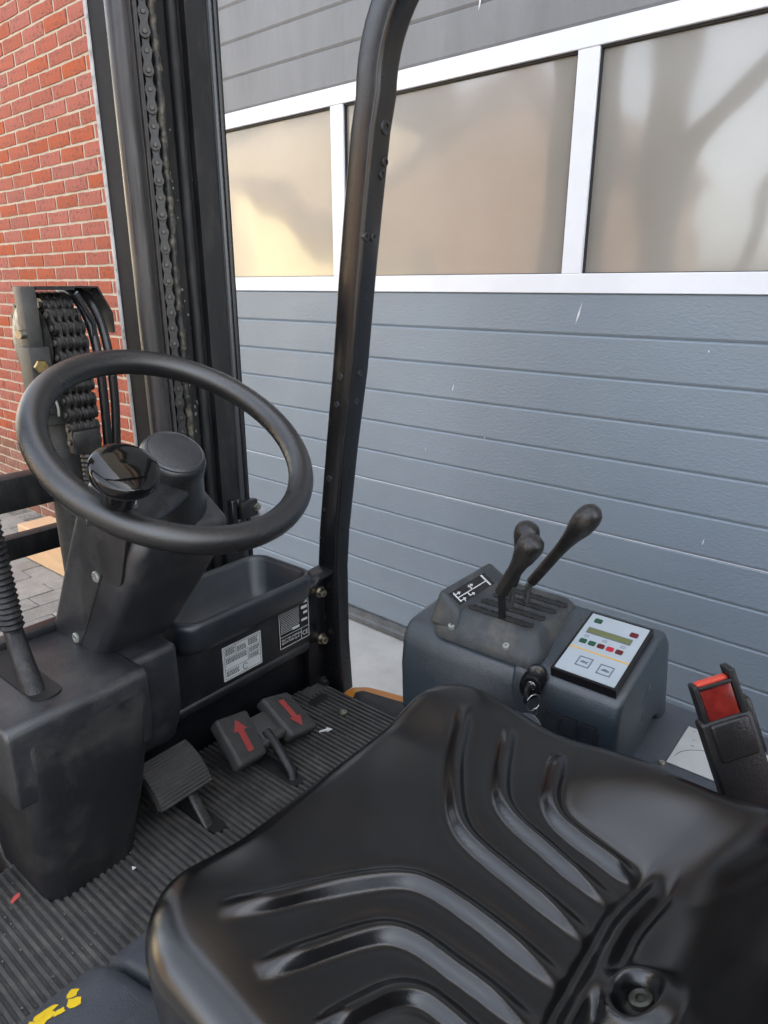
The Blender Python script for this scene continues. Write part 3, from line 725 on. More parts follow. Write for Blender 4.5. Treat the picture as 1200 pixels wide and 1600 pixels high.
part('pedal_arm', 'plastic_black', lambda bm: tube(bm, [(.665, .737, FL - .03), (.672, .752, FL + .01), (.680, .800, .398), (.684, .83, .41)], .0095, 14), ap, 60)
def fpad(tl, tr, br, bl, up):
    nn = []
    p = part('pedal_pad', 'pedal_rubber', lambda bm: nn.append(pad(bm, tl, tr, br, bl, .028, .007)), ap)
    tl, tr, br, bl = map(Vector, (tl, tr, br, bl)); n = nn[0]
    def P_(u, v, h): return (bl * (1 - u) * (1 - v) + br * u * (1 - v) + tr * u * v + tl * (1 - u) * v) + n * h
    def f(bm):
        for k in range(1, 26):
            v = .06 + .88 * k / 26; A = [P_(.08, v, .0), P_(.92, v, .0), P_(.92, v + .017, 0), P_(.08, v + .017, 0)]; B = [a + n * .0009 for a in A]
            va = [bm.verts.new(a) for a in A]; vb = [bm.verts.new(a) for a in B]; bm.faces.new(vb)
            for i in range(4): bm.faces.new((va[i], va[(i + 1) % 4], vb[(i + 1) % 4], vb[i]))
    part('ridges', 'pedal_rubber', f, p, 20)
    arrow = [(.41, .18), (.60, .18), (.60, .62), (.72, .62), (.505, .86), (.29, .62), (.41, .62)]
    if not up: arrow = [(1 - u, 1 - v) for u, v in arrow]
    def f(bm): bm.faces.new([bm.verts.new(P_(u, v, .0015)) for u, v in arrow])
    part('arrow_mark', 'pedal_red', f, p)
fpad((.604, .868, .463), (.676, .868, .448), (.660, .796, .397), (.596, .792, .408), True)
fpad((.710, .868, .453), (.776, .868, .435), (.782, .790, .388), (.716, .792, .399), False)

# --- seat shell with ribs
RIBS = [[(.197, .392), (.157, .372), (.120, .355), (.083, .332), (.050, .305), (.036, .280), (.030, .240), (.028, .190), (.027, .143)],
        [(.207, .332), (.165, .316), (.124, .297), (.100, .280), (.088, .256), (.083, .220), (.079, .190), (.076, .143)],
        [(.205, .266), (.172, .256), (.140, .244), (.124, .228), (.119, .205), (.117, .165), (.115, .138)]]
RIBS = [[(p.x, p.y) for p in smooth_path([(u, v, 0) for u, v in rb], 6)] for rb in RIBS]
def seg_d(px, py, pts):
    best = 9; tb_ = 0; n = len(pts) - 1
    for i in range(n):
        ax, ay = pts[i]; bx, by = pts[i + 1]; dx, dy = bx - ax, by - ay; L2 = dx * dx + dy * dy
        t_ = max(0, min(1, ((px - ax) * dx + (py - ay) * dy) / L2)); d_ = math.hypot(px - ax - t_ * dx, py - ay - t_ * dy)
        if d_ < best: best = d_; tb_ = (i + t_) / n
    return best, tb_
def sst(a, b_, x):
    t_ = max(0, min(1, (x - a) / (b_ - a))); return t_ * t_ * (3 - 2 * t_)
SEATC = .452
def seat_fn(bm):
    prof = smooth_path([(0, .468, .660), (0, .40, .662), (0, .33, .657), (0, .25, .646), (0, .185, .633), (0, .14, .623), (0, .112, .624), (0, .085, .634), (0, .060, .660), (0, .036, .705), (0, .012, .770), (0, -.012, .86), (0, -.034, .96), (0, -.05, 1.04), (0, -.058, 1.09)], 12)
    # arc-length resample
    Ls = [0]
    for a, b_ in zip(prof, prof[1:]): Ls.append(Ls[-1] + (b_ - a).length)
    tot = Ls[-1]
    def at(s):
        s = max(0, min(tot, s)); lo = 0
        import bisect
        i = min(max(bisect.bisect_right(Ls, s) - 1, 0), len(prof) - 2); t_ = (s - Ls[i]) / (Ls[i + 1] - Ls[i]); return prof[i].lerp(prof[i + 1], t_)
    HW, CR, LR = .257, .085, .034
    rows = []; s = 0
    ss = []
    while s < tot:
        ss.append(s); s += .0013 if s < .02 else (.0024 if s < .42 else .006)
    ss.append(tot)
    us = []; n = 240
    for k in range(n + 1):
        t_ = -1 + 2 * k / n; us.append(math.copysign(1 - (1 - abs(t_)) ** 1.25, t_) if abs(t_) > 0 else 0)
    edgeL = []; edgeR = []; front = []; top = []
    G = []
    for s in ss:
        p = at(s); q = (at(s + .004) - at(s - .004)).normalized(); nrm = Vector((0, q.z, -q.y)) * -1
        nrm = Vector((0, -q.z, q.y))
        if nrm.z < 0 and s < .4: nrm = -nrm
        if s >= .4 and nrm.y < 0: nrm = -nrm
        def corner(x):
            return HW if x > CR else (HW - CR + math.sqrt(max(0, CR * CR - (CR - x) ** 2)))
        hw = min(corner(s), corner(tot - s))
        row = []
        for t_ in us:
            u = t_ * hw; au = abs(u)
            # distance to the rounded outline
            dx = HW - au; dy = min(s, tot - s)
            if dx < CR and dy < CR: d_ = CR - math.hypot(CR - dx, CR - dy)
            else: d_ = min(dx, dy)
            d_ = max(0, d_)
            h = 0
            if d_ < LR: h -= LR - math.sqrt(max(0, LR * LR - (LR - d_) ** 2))
            h += -.006 * (1 - sst(.02, .2, au)) * sst(.02, .15, s)
            h += .018 * sst(.10, .22, au) * (1 - sst(.02, .22, s))          # thigh shoulders
            h += .046 * sst(.105, .245, au) * sst(.15, .33, s)              # side bolsters of the bucket
            f = p.y
            if .10 < f < .44 and s < .40:
                for rb in RIBS:
                    dd, tt = seg_d(au, f, rb)
                    if dd < .026:
                        amp = sst(0, .14, tt) * (1 - .95 * sst(.84, 1, tt)) * .0080; w = .0108
                        if dd < w: h += amp * (1 - (dd / w) ** 2) ** 1.3 * 1.1
                        h -= amp * .10 * math.exp(-((dd - .0150) / .0040) ** 2)
            # crease ridge at the back of the cushion
            cd = abs(f - (.131 - .010 * sst(.05, .12, au)))
            if s < .5 and au < .16: h += .0055 * math.exp(-(cd / .006) ** 2) * (1 - sst(.10, .135, au)) - .004 * math.exp(-((cd - .012) / .005) ** 2) * (1 - sst(.10, .15, au))
            # round boss with a dimple
            bd = math.hypot(u + .008, (s - .379))
            if bd < .06: h += .013 * math.exp(-((bd - .026) / .009) ** 2) - .005 * (1 - sst(.010, .022, bd))
            # soft uneven drape
            h += .0012 * math.sin(u * 37 + 1) * math.sin(s * 29)
            c_ = p + nrm * h + Vector((0, -.085 * sst(.12, .25, au) * sst(.27, .46, s), 0)); row.append(bm.verts.new((SEATC + u, c_.y, c_.z)))
        G.append(row)
    for a, b_ in zip(G, G[1:]):
        for i in range(n): bm.faces.new((a[i], a[i + 1], b_[i + 1], b_[i]))
    # skirt: boundary pushed down (cushion) or back (backrest)
    loop = G[0] + [r[-1] for r in G[1:]] + G[-1][-2::-1] + [r[0] for r in G[-2:0:-1]]
    sk = []
    for v in loop:
        back = v.co.y < .07 or v.co.z > .75
        dn = Vector((0, -.02, -.105)) if not back else Vector((0, -.09, -.05))
        t_ = sst(.02, .12, v.co.y); dn = Vector((0, -.085 * (1 - t_) , -.045 * (1 - t_) - .112 * t_))
        c_ = Vector((SEATC, .2, 0)); ins = Vector(((SEATC - v.co.x) * .10, (.2 - v.co.y) * .06 * t_, 0))
        sk.append((bm.verts.new(v.co + dn * .45 + ins * .1), bm.verts.new(v.co + dn + ins)))
    m_ = len(loop)
    for i in range(m_):
        j = (i + 1) % m_; bm.faces.new((loop[i], loop[j], sk[j][0], sk[i][0])); bm.faces.new((sk[i][0], sk[j][0], sk[j][1], sk[i][1]))
seat = part('seat', 'seat_vinyl', seat_fn, ang=70)
part('eyelet', 'eyelet', lambda bm: lathe(bm, [(.0035, .0), (.004, .002), (.007, .003), (.0095, .0015), (.010, -.003)], (SEATC - .008, .0915, .6305), (0, .40, 1), 20), seat)
part('seat_base', 'plastic_black', lambda bm: box(bm, .25, .66, .0, .40, .50, .56, .01, 2), seat)
part('back_shell', 'plastic_black', lambda bm: prism(bm, [(-.02, .58), (.02, .58), (-.01, .70), (-.06, .85), (-.10, 1.03), (-.13, 1.03), (-.09, .85), (-.05, .70)], 'x', .24, .665, .01, 2), seat)

# --- right console with panel, lever housing
def f_(bm):
    prism(bm, [(.805, .48), (.800, .58), (.805, .630), (.822, .655), (.95, .668), (.985, .660), (1.005, .63), (1.03, .48)], 'y', .385, .617, .016, 4)
    prism(bm, [(.802, .48), (.801, .62), (.806, .648), (.820, .6585), (.945, .6905), (.978, .688), (1.002, .66), (1.045, .50), (1.02, .50), (1.008, .515), (.985, .537), (.965, .542), (.945, .532), (.885, .505), (.872, .48)], 'y', .246, .41, .013, 4)
con = part('console', 'console_plastic', f_, ang=50)
def f_(bm):
    ring = lambda x0, x1, y0, y1, z, r, k=0: [((x0 + x1) / 2 + u, (y0 + y1) / 2 + v, z + k * (u / .1)) for u, v in rrect((x1 - x0) / 2, (y1 - y0) / 2, r, 6)]
    loft(bm, [ring(.808, .990, .372, .560, .650, .02), ring(.808, .990, .372, .560, .665, .02), ring(.814, .986, .378, .552, .673, .02), ring(.822, .980, .386, .540, .690, .022), ring(.828, .976, .390, .534, .6965, .024), ring(.834, .970, .396, .526, .6985, .024)])
hs = part('lever_housing', 'housing_plastic', f_, ang=55)
def f_(bm):                                 # raised nose at the front of the housing carrying the decal
    hexa(bm, [(.810, .508, .665), (.986, .508, .665), (.986, .566, .665), (.810, .566, .665), (.818, .512, .6975), (.980, .512, .6975), (.978, .554, .7235), (.822, .554, .7235)], .008, 3)
part('housing_nose', 'housing_plastic', f_, hs, 50)
HZ = .6988
for r0 in (.846, .878, .910, .942):
    def f_(bm, r0=r0):
        pts = rrect(.0082, .056, .008, 6); prism(bm, [(r0 + u, .452 + v - (r0 - .89) * .1) for u, v in pts], 'z', HZ - .004, HZ + .0006)
    sl = part('lever_slot', 'gasket', f_, hs)
    def f_(bm, r0=r0):
        rnd = random.Random(r0)
        for k in range(46):
            y = .402 + .1 * k / 45 - (r0 - .89) * .1; x = r0 + rnd.choice((-1, 1)) * .0068; s_ = .0022
            box(bm, x - s_, x + s_, y - .0012, y + .0012, HZ - .001, HZ + .0016, 0, 1, Matrix.Translation((x, y, HZ)) @ Matrix.Rotation(rnd.uniform(-.6, .6), 4, 'Z') @ Matrix.Translation((-x, -y, -HZ)))
    part('brush_strip', 'boot_rubber', f_, sl)
for p in ((.813, .522, .6735), (.812, .425, .6725)): screw(p, (-.5, 0, 1), .006, 'screw_grey', hs)
# decal on the nose, facing back and up
fr = Frame((.826, .5185, .7003), (1, 0, 0), (0, .850, .527))
dc = part('decal', 'panel_black', lambda bm: fr.rect(bm, .006, .112, .003, .028, .0, .0020), hs)
def f_(bm):
    R_ = lambda *q: fr.rect(bm, *q, .0016, .0026)
    R_(.012, .100, .0135, .0150); R_(.098, .102, .004, .027); R_(.012, .0145, .006, .024); R_(.055, .0575, .0135, .024); R_(.040, .0425, .0065, .0150)
    for a, b_ in ((.014, .007), (.014, .020), (.040, .0065), (.052, .0205)):
        fr.poly(bm, [(a, b_), (a + .010, b_), (a + .010, b_ + .0014), (a, b_ + .0014)], .0016, .0026); fr.poly(bm, [(a + .009, b_ - .0022), (a + .015, b_ + .0007), (a + .009, b_ + .0036)], .0016, .0026)
    R_(.014, .0155, .0205, .0255); R_(.022, .0235, .003, .008)
part('symbols', 'decal_white', f_, dc)

# levers
def lever(p0, p1, p2, p3, rod, r1, r2, rb):
    p0, p1, p2, p3 = map(Vector, (p0, p1, p2, p3))
    lv = part('control_lever', rod, lambda bm: tube(bm, smooth_path([p0, p1, p2], 5), .0058, 12), ang=60)
    def f(bm):
        ax = (p3 - p2); L_ = ax.length; pr = [(.0, -.002), (r1, -.001), (r1 * 1.03, .004), (r1 * 1.08, L_ * .3), (r1 * 1.12, L_ * .5), (r1 * 1.3, L_ * .64), (r1 * 1.65, L_ * .76), (rb * .93, L_ * .88), (rb, L_ * .97), (rb * .97, L_ * 1.04), (rb * .82, L_ * 1.11), (rb * .5, L_ * 1.155), (.0, L_ * 1.17)]
        lathe(bm, pr, p2, ax, 28)
    g = part('lever_grip', 'grip_rubber', f, lv, 60)
    return lv, g
SL = HZ - .01
lever((.846, .452, SL), (.838, .451, .735), (.830, .448, .7475), (.830, .406, .832), 'plastic_black', .0098, .0098, .0190)
lever((.880, .458, SL), (.877, .456, .715), (.872, .453, .745), (.868, .432, .835), 'chrome', .0088, .0088, .0190)
lever((.912, .447, SL), (.910, .445, .725), (.908, .438, .740), (.908, .360, .8600), 'chrome', .0080, .0080, .0190)

# control panel
ta = math.atan2(.032, .125)
PX_, PY_ = (0, -1, 0), (math.cos(ta), 0, math.sin(ta))
fr = Frame((.812, .347, .6625), PX_, PY_)
PWd, PH = .0865, .132
cp = part('control_panel', 'panel_black', lambda bm: fr.poly(bm, [(-.004 + u, -.004 + v) for u, v in ((0, 0), (PWd + .008, 0), (PWd + .008, PH + .008), (0, PH + .008))], -.008, .0065))
part('panel_film', 'panel_film', lambda bm: fr.poly(bm, [(PWd / 2 + u, PH / 2 + v) for u, v in rrect(PWd / 2, PH / 2, .002, 3)], .004, .0073), cp)
def pr_rect(name, m_, u0, u1, v0, v1, h=.0080, r=.002):
    part(name, m_, lambda bm: fr.poly(bm, [((u0 + u1) / 2 * PWd + a, (v0 + v1) / 2 * PH + b_) for a, b_ in rrect((u1 - u0) / 2 * PWd, (v1 - v0) / 2 * PH, r, 3)], .0070, h), cp)
pr_rect('indicator', 'led_green', .10, .235, .855, .93); pr_rect('indicator', 'led_red', .755, .89, .80, .875)
pr_rect('display', 'ink_grey', .09, .855, .655, .76, .0077, .001); pr_rect('display_window', 'lcd', .105, .84, .668, .747, .0080, .001)
for k, m_ in enumerate(('led_green', 'led_green', 'led_red', 'led_bright', 'led_red')): pr_rect('indicator', m_, .085 + .155 * k, .205 + .155 * k, .475 - .0 * k, .545 - .0 * k)
part('stripe', 'line_amber', lambda bm: fr.rect(bm, 0, PWd, .375 * PH, .390 * PH, .0070, .0078), cp)
def ico(u, v, s, flip):
    def f(bm):
        o_ = .0105 * s; i_ = .0088 * s
        for (a0, a1, b0, b1) in ((-o_, -i_, -o_, o_), (i_, o_, -o_, o_), (-i_, i_, i_, o_), (-i_, i_, -o_, -i_)): fr.rect(bm, u * PWd + a0, u * PWd + a1, v * PH + b0, v * PH + b1, .0070, .0078)
        x0, y0 = u * PWd, v * PH
        if not flip:   # running animal
            fr.poly(bm, [(x0 - .006, y0 - .0005), (x0 - .002, y0 + .0025), (x0 + .003, y0 + .001), (x0 + .006, y0 + .0025), (x0 + .0045, y0 - .0008), (x0 + .005, y0 - .004), (x0 + .002, y0 - .0018), (x0 - .003, y0 - .002)], .0070, .0078)
        else:
            fr.poly(bm, [(x0 - .0055, y0 - .002), (x0 - .004, y0 + .0012), (x0 - .0005, y0 + .0028), (x0 + .003, y0 + .0012), (x0 + .0062, y0 + .0002), (x0 + .0058, y0 - .0016), (x0 + .0035, y0 - .002), (x0 + .003, y0 - .0035), (x0 + .0015, y0 - .002), (x0 - .003, y0 - .002)], .0070, .0078)
    part('speed_symbol', 'ink_grey', f, cp)
ico(.37, .205, .95, False); ico(.735, .185, .95, True)
def f_(bm):
    for u in (.15, .46, .77):
        x0, y0 = u * PWd, .605 * PH
        for q in ((-.003, .003, .0016, .0021), (-.003, .003, -.0021, -.0016), (-.003, -.0025, -.0016, .0016), (.0025, .003, -.0016, .0016)): fr.rect(bm, x0 + q[0], x0 + q[1], y0 + q[2], y0 + q[3], .0070, .0077)
part('print', 'ink_grey', f_, cp)
# switch blanks on the console's driver side
fr = Frame((.8005, .352, .572), (0, -1, 0), (.12, 0, 1))
sp = part('switch_panel', 'tray_plastic', lambda bm: fr.poly(bm, [(.039 + u, .018 + v) for u, v in rrect(.043, .022, .004, 3)], -.004, .0022), con)
for k in range(3):
    part('blank_switch', 'tray_plastic', lambda bm: (fr.rect(bm, .001 + .027 * k, .024 + .027 * k, .002, .034, .002, .0040), fr.rect(bm, .004 + .027 * k, .021 + .027 * k, .006, .030, .004, .0052)), sp)
# ignition switch
kp = Vector((.7995, .372, .640)); ka = Vector((-1, -.25, .12)).normalized()
def f_(bm):
    fr2 = Frame(kp, Vector((-.25, 1, 0)).normalized() * -1, Vector((.1, .1, 1)))
    ax, u, w = frame_of(ka); up = Vector((0, -.34, .94)); up = (up - ax * up.dot(ax)).normalized(); sd = ax.cross(up)
    pts = []
    for k in range(36):
        a = 2 * math.pi * k / 36; e = abs(math.sin(a)); pts.append(sd * (.0165 * math.cos(a)) + up * (.0275 * math.copysign(abs(math.sin(a)) ** .8, math.sin(a))))
    loft(bm, [[kp + p - ax * .004 for p in pts], [kp + p + ax * .0025 for p in pts], [kp + p * .94 + ax * .0035 for p in pts]])
ks = part('ignition_switch', 'panel_black', f_, con, 40)
part('lock_barrel', 'panel_black', lambda bm: lathe(bm, [(.0135, .002), (.0135, .013), (.012, .0155), (.0072, .0155), (.0070, .013), (0, .013)], kp, ka, 28), ks)
part('lock_cylinder', 'chrome', lambda bm: lathe(bm, [(.0068, .010), (.0066, .0158), (.0055, .0162), (0, .0162)], kp, ka, 24), ks)
up = Vector((0, -.34, .94)); up = (up - ka * up.dot(ka)).normalized()
for s_ in (-1, 1): screw(kp + up * (.0215 * s_) + ka * .003, ka, .0042, 'zinc', ks)

# --- belt buckle
bx = Vector((.62, -.70, .32)).normalized()      # width direction (towards the back and the right)
ba = Vector((.0, .40, .915)); ba = (ba - bx * ba.dot(bx)).normalized(); bn = bx.cross(ba).normalized()
if bn.x > 0: bn = -bn
B0 = Vector((.760, .1015, .612))
def bhex(bm, u0, u1, v0, v1, n0, n1, bev):
    P_ = lambda u, v, n: B0 + bx * u + ba * v + bn * n
    hexa(bm, [P_(u0, v0, n0), P_(u1, v0, n0), P_(u1, v0, n1), P_(u0, v0, n1), P_(u0, v1, n0), P_(u1, v1, n0), P_(u1, v1, n1), P_(u0, v1, n1)], bev, 3)
bk = part('belt_buckle', 'buckle_plastic', lambda bm: (bhex(bm, -.005, .056, -.09, .095, -.012, .010, .004), bhex(bm, .004, .050, .045, .092, -.012, .0135, .004), bhex(bm, .046, .060, .04, .108, -.016, .006, .003)))
part('buckle_body', 'plastic_black', lambda bm: (bhex(bm, .000, .006, .08, .139, -.010, .0085, .0018), bhex(bm, .044, .052, .08, .147, -.016, .0085, .0018), bhex(bm, .0055, .0445, .132, .1365, .0035, .0082, .0010), bhex(bm, .004, .046, .08, .136, -.012, -.006, .001)), bk)
part('release_button', 'buckle_red', lambda bm: bhex(bm, .0062, .0438, .085, .1335, -.0055, .0065, .002), bk)
part('button_top_lit', 'button_top_lit', lambda bm: bhex(bm, .0062, .0438, .130, .1395, -.0095, .0032, .003), bk)

# --- label plate and screw on the hood
fr = Frame((.905, .204, .5205), (1, 0, 0), (0, -1, 0)); fr = Frame((.905, .122, .5208), (1, 0, 0), (0, 1, 0))
hl = part('hood_label', 'hood_label', lambda bm: fr.rect(bm, 0, .108, -.06, .082, 0, .0008), hood)
def f_(bm):
    rnd = random.Random(9)
    for k in range(26):
        u = rnd.uniform(.02, .1); v = rnd.uniform(-.05, .07); fr.rect(bm, u, u + .0007, v, v + rnd.uniform(.002, .007), .0008, .0011)
    arc = [(.02 + .05 * math.sin(R(a)), .076 - .08 * (1 - math.cos(R(a)))) for a in range(0, 85, 6)]
    for a, b_ in zip(arc, arc[1:]): fr.poly(bm, [a, b_, (b_[0] + .0008, b_[1] + .0008), (a[0] + .0008, a[1] + .0008)], .0008, .0011)
part('print', 'ink_grey', f_, hl)
screw((.898, .208, .5205), (0, 0, 1), .005, 'zinc', hood)

# --- MAST, right upright
Z0M, Z1M = .12, 2.35
def vext(name, m_, poly, parent, ang=40, z0=Z0M, z1=Z1M, bev=0): return part(name, m_, lambda bm: prism(bm, poly, 'z', z0, z1, bev), parent, ang)
mast = vext('mast_rail', 'mast_web', [(.720, 1.150), (.728, 1.150), (.728, 1.208), (.720, 1.208)], FT)
vext('worn_edge', 'worn_edge', [(.7175, 1.205), (.7195, 1.204), (.7195, 1.213), (.7175, 1.213)], mast)
def f_(bm):
    pts = [(.7395 + .0205 * math.cos(R(a)), 1.150 + .021 * math.sin(R(a))) for a in range(150, 400, 14)] ; prism(bm, pts, 'z', Z0M, Z1M)
vext_m = part('roller_track', 'greasy_steel', f_, mast, 60)
vext('guide_strip', 'chrome', [(.759, 1.139), (.7605, 1.137), (.762, 1.139), (.761, 1.15), (.759, 1.15)], mast)
vext('guide_strip', 'greasy_steel', [(.762, 1.140), (.768, 1.139), (.770, 1.15), (.762, 1.15)], mast)
vext('outer_channel', 'mast_steel', [(.728, 1.158), (.800, 1.166), (.835, 1.166), (.905, 1.150), (.925, 1.150), (.925, 1.30), (.918, 1.30), (.918, 1.16), (.835, 1.176), (.728, 1.168)], FT)
vext('tube_rail', 'mast_steel', [(.848 + .0105 * math.cos(R(a)), 1.158 + .0105 * math.sin(R(a))) for a in range(0, 360, 20)], mast, 60)
vext('flat_bar', 'mast_steel', [(.863, 1.140), (.903, 1.132), (.906, 1.150), (.866, 1.158)], mast)
for r0, f0, rad in ((.908, 1.130, .0052), (.9195, 1.131, .0056)):
    def f_(bm, r0=r0, f0=f0, rad=rad):
        n = 420; tube(bm, [(r0, f0, Z0M + (Z1M - Z0M) * k / n) for k in range(n + 1)], [rad + (.0005 if k % 2 else 0) for k in range(n + 1)], 8)
    part('spiral_hose', 'hose_glint' if r0 < .91 else 'hose_rubber', f_, mast, 25)
vext('edge_rail', 'mast_steel', [(.926, 1.136), (.933, 1.136), (.933, 1.16), (.926, 1.16)], mast)
# left upright, the mirror image about the truck's middle
for o in [c for c in FT.children if c.name.split('.')[0] in ('mast_rail', 'outer_channel')]:
    def mirror(src, par):
        me = src.data.copy()
        for v in me.vertices: v.co.x = -(v.co.x + C0.x - .51) + .51 - C0.x
        me.flip_normals(); q = bpy.data.objects.new(src.name.split('.')[0], me); COL.objects.link(q); q.parent = par
        for ch_ in src.children: mirror(ch_, q)
    mirror(o, FT)
def f_(bm):
    rnd = random.Random(8); z = .9; u = 0; pts = []
    while z < 2.2:
        u = max(-.006, min(.006, u + rnd.uniform(-.0022, .0022))); pts.append((.7475 + u, 1.1305 + .0006, z, rnd.uniform(.0002, .0011) * (0.2 if rnd.random() < .2 else 1))); z += rnd.uniform(.008, .028)
    V = [(bm.verts.new((r - w, f - .0022 - max(0, r - .744) * -.25, z)), bm.verts.new((r + w, f - .0022 - max(0, r - .744) * -.25, z))) for r, f, z, w in pts]
    for a, b_ in zip(V, V[1:]): bm.faces.new((a[0], a[1], b_[1], b_[0]))
part('grease_crack', 'gasket', f_, mast)
# dirty cable beside the chain
def f_(bm):
    rnd = random.Random(3); P_ = []; Rr = []
    for k in range(260):
        z = .4 + 1.9 * k / 259; P_.append((.8035 + .0008 * math.sin(z * 30), 1.148, z)); Rr.append(.0072 + rnd.uniform(-.0008, .0018) * (1 if rnd.random() < .5 else .3))
    tube(bm, P_, Rr, 10)
part('dirty_hose', 'dirty_hose', f_, mast, 50)
# grease specks on the channel behind the chain
bm = bmesh.new(); rnd = random.Random(11)
for k in range(150):
    z = rnd.uniform(.55, 1.45); r = .812 + abs(rnd.gauss(0, .012)) + (0 if rnd.random() < .7 else .03); s_ = rnd.uniform(.0008, .0032) * (1.3 if z < 1 else .8)
    y = 1.1655 if r < .835 else 1.1655 - (r - .835) * .2
    bm.faces.new([bm.verts.new((r + s_ * q * math.cos(a), y - .0008, z + s_ * 1.3 * q * math.sin(a))) for a, q in [(2 * math.pi * j / 6, rnd.uniform(.5, 1.2)) for j in range(6)]])
obj('grease_specks', bm, 'screw_grey', mast)
# hose clamp
cl = part('hose_clamp', 'plastic_black', lambda bm: (box(bm, .872, .885, 1.120, 1.138, .685, .745, .002, 1), box(bm, .885, .900, 1.118, 1.136, .728, .745, .002, 1), box(bm, .885, .900, 1.118, 1.136, .685, .700, .002, 1), box(bm, .890, .936, 1.112, 1.128, .700, .738, .003, 2)))
part('bolt', 'zinc', lambda bm: lathe(bm, [(0, .006), (.006, .006), (.0065, .0), (.010, -.001), (.010, -.004)], (.932, 1.111, .72), (-.1, -1, .1), 14), cl)
# side marker lamp beyond the mast
mk = part('marker_lamp', 'lamp_shell', lambda bm: prism(bm, [(1.205 + u, .674 + v) for u, v in rrect(.040, .016, .0155, 7)], 'x', .985, 1.003, .003, 2))
part('lens', 'lamp_red', lambda bm: prism(bm, [(1.208 + u, .676 + v) for u, v in rrect(.022, .006, .004, 4)], 'x', .9825, .986), mk)

# --- chains
def stadium(L_, hw, n=6):
    return [(hw * math.cos(R(a)), L_ / 2 + hw * math.sin(R(a))) for a in range(0, 181, 180 // n)] + [(hw * math.cos(R(a)), -L_ / 2 + hw * math.sin(R(a))) for a in range(180, 361, 180 // n)]
def waist(L_, hw, n=5):
    p = [(hw * math.cos(R(a)), L_ / 2 + hw * math.sin(R(a))) for a in range(-30, 211, 240 // 8)]
    q = [(hw * math.cos(R(a)), -L_ / 2 + hw * math.sin(R(a))) for a in range(150, 391, 240 // 8)]
    return p + [(-hw * .62, 0)] + q + [(hw * .62, 0)]
bm = bmesh.new(); prism(bm, waist(.028, .0092), 'y', -.0044, -.0014); prism(bm, waist(.028, .0090), 'y', .004, .010)
prism(bm, [(x, z + .028) for x, z in waist(.026, .0082)], 'y', .0008, .0040)
for z in (-.014, .014): lathe(bm, [(.0042, .002), (.0042, -.0058), (.0034, -.0066), (0, -.0068)], (0, 0, z), (0, 1, 0), 12)
linkm = mesh_of('chain_link', bm, 'chain_steel', 35)
def pin_slot(me, test):
    me.materials.append(MATS['chain_pin'])
    for p in me.polygons:
        if test(p.center): p.material_index = 1
pin_slot(linkm, lambda c: c.y < -.0046)
lc = part('lift_chain', 'gasket', lambda bm: box(bm, .780, .786, 1.152, 1.157, .3, 2.2, 0))
ang = math.atan2(-.55, .83)
for k in range(34):
    inst('chain_link', linkm, (.7825, 1.144, .36 + .056 * k), lc, (0, 0, R(-32)))
# second chain lower down by the carriage
lc2 = part('carriage_chain', 'chain_steel', lambda bm: box(bm, .628, .632, 1.352, 1.357, .45, .8, 0))
for k in range(7): inst('chain_link', linkm, (.630, 1.345, .50 + .056 * k), lc2, (0, 0, R(-60)))

# --- free lift cylinder with pulley head
CX, CY = .575, 1.215
cyl = part('lift_cylinder', 'olive_steel', lambda bm: lathe(bm, [(.0, .10), (.028, .10), (.028, .84), (.044, .85), (.047, .865), (.047, .905), (.044, .908), (.044, .995), (.040, 1.0), (.03, 1.0), (.03, 1.03), (0, 1.03)], (CX, CY, 0), (0, 0, 1), 36))
PC = Vector((CX - .004, 1.205, 1.085)); PR = .062
def f_(bm): lathe(bm, [(.0, -.030), (.045, -.030), (.055, -.028), (.070, -.024), (PR - .006, -.021), (PR - .006, .028), (.072, .031), (.072, .035), (.05, .035), (0, .035)], PC, (1, 0, 0), 44)
pul = part('chain_pulley', 'chain_steel', f_, cyl)
def f_(bm):
    box(bm, CX - .058, CX - .034, 1.150, 1.178, 1.060, 1.178, .003, 2); box(bm, CX - .064, CX - .030, 1.140, 1.182, .975, 1.085, .003, 2)
    box(bm, CX - .05, CX - .006, 1.148, 1.20, .955, 1.02, .004, 2)
part('pulley_bracket', 'olive_steel', f_, cyl)
def f_(bm):                                  # chain guard frame over the top
    box(bm, CX - .034, CX + .030, 1.150, 1.154, 1.172, 1.178, 0); box(bm, CX - .034, CX + .030, 1.155, 1.20, 1.1755, 1.178, 0)
    prism(bm, [(CX + .032, 1.1785), (CX + .072, 1.178), (CX + .094, 1.134), (CX + .094, 1.10), (CX + .091, 1.10), (CX + .091, 1.133), (CX + .070, 1.175), (CX + .032, 1.1755)], 'y', 1.150, 1.22)
    prism(bm, [(CX + .018, 1.165), (CX + .024, 1.17), (CX + .048, 1.12), (CX + .048, 1.085), (CX + .038, 1.085), (CX + .042, 1.118)], 'y', 1.128, 1.134)
part('chain_guard', 'black_paint', f_, cyl)
part('bolt', 'brass', lambda bm: lathe(bm, [(0, .014), (.010, .014), (.0115, .012), (.0115, 0)], (CX - .050, 1.140, 1.055), (-.25, -1, 0), 6), cyl)
part('bolt', 'zinc', lambda bm: lathe(bm, [(0, .010), (.007, .010), (.008, 0)], (CX - .060, 1.160, 1.105), (-1, -.3, 0), 10), cyl)
part('split_pin', 'screw_grey', lambda bm: tube(bm, [(CX - .036, 1.138, 1.005), (CX - .034, 1.134, .985), (CX - .034, 1.136, .972)], .0022, 8), cyl)
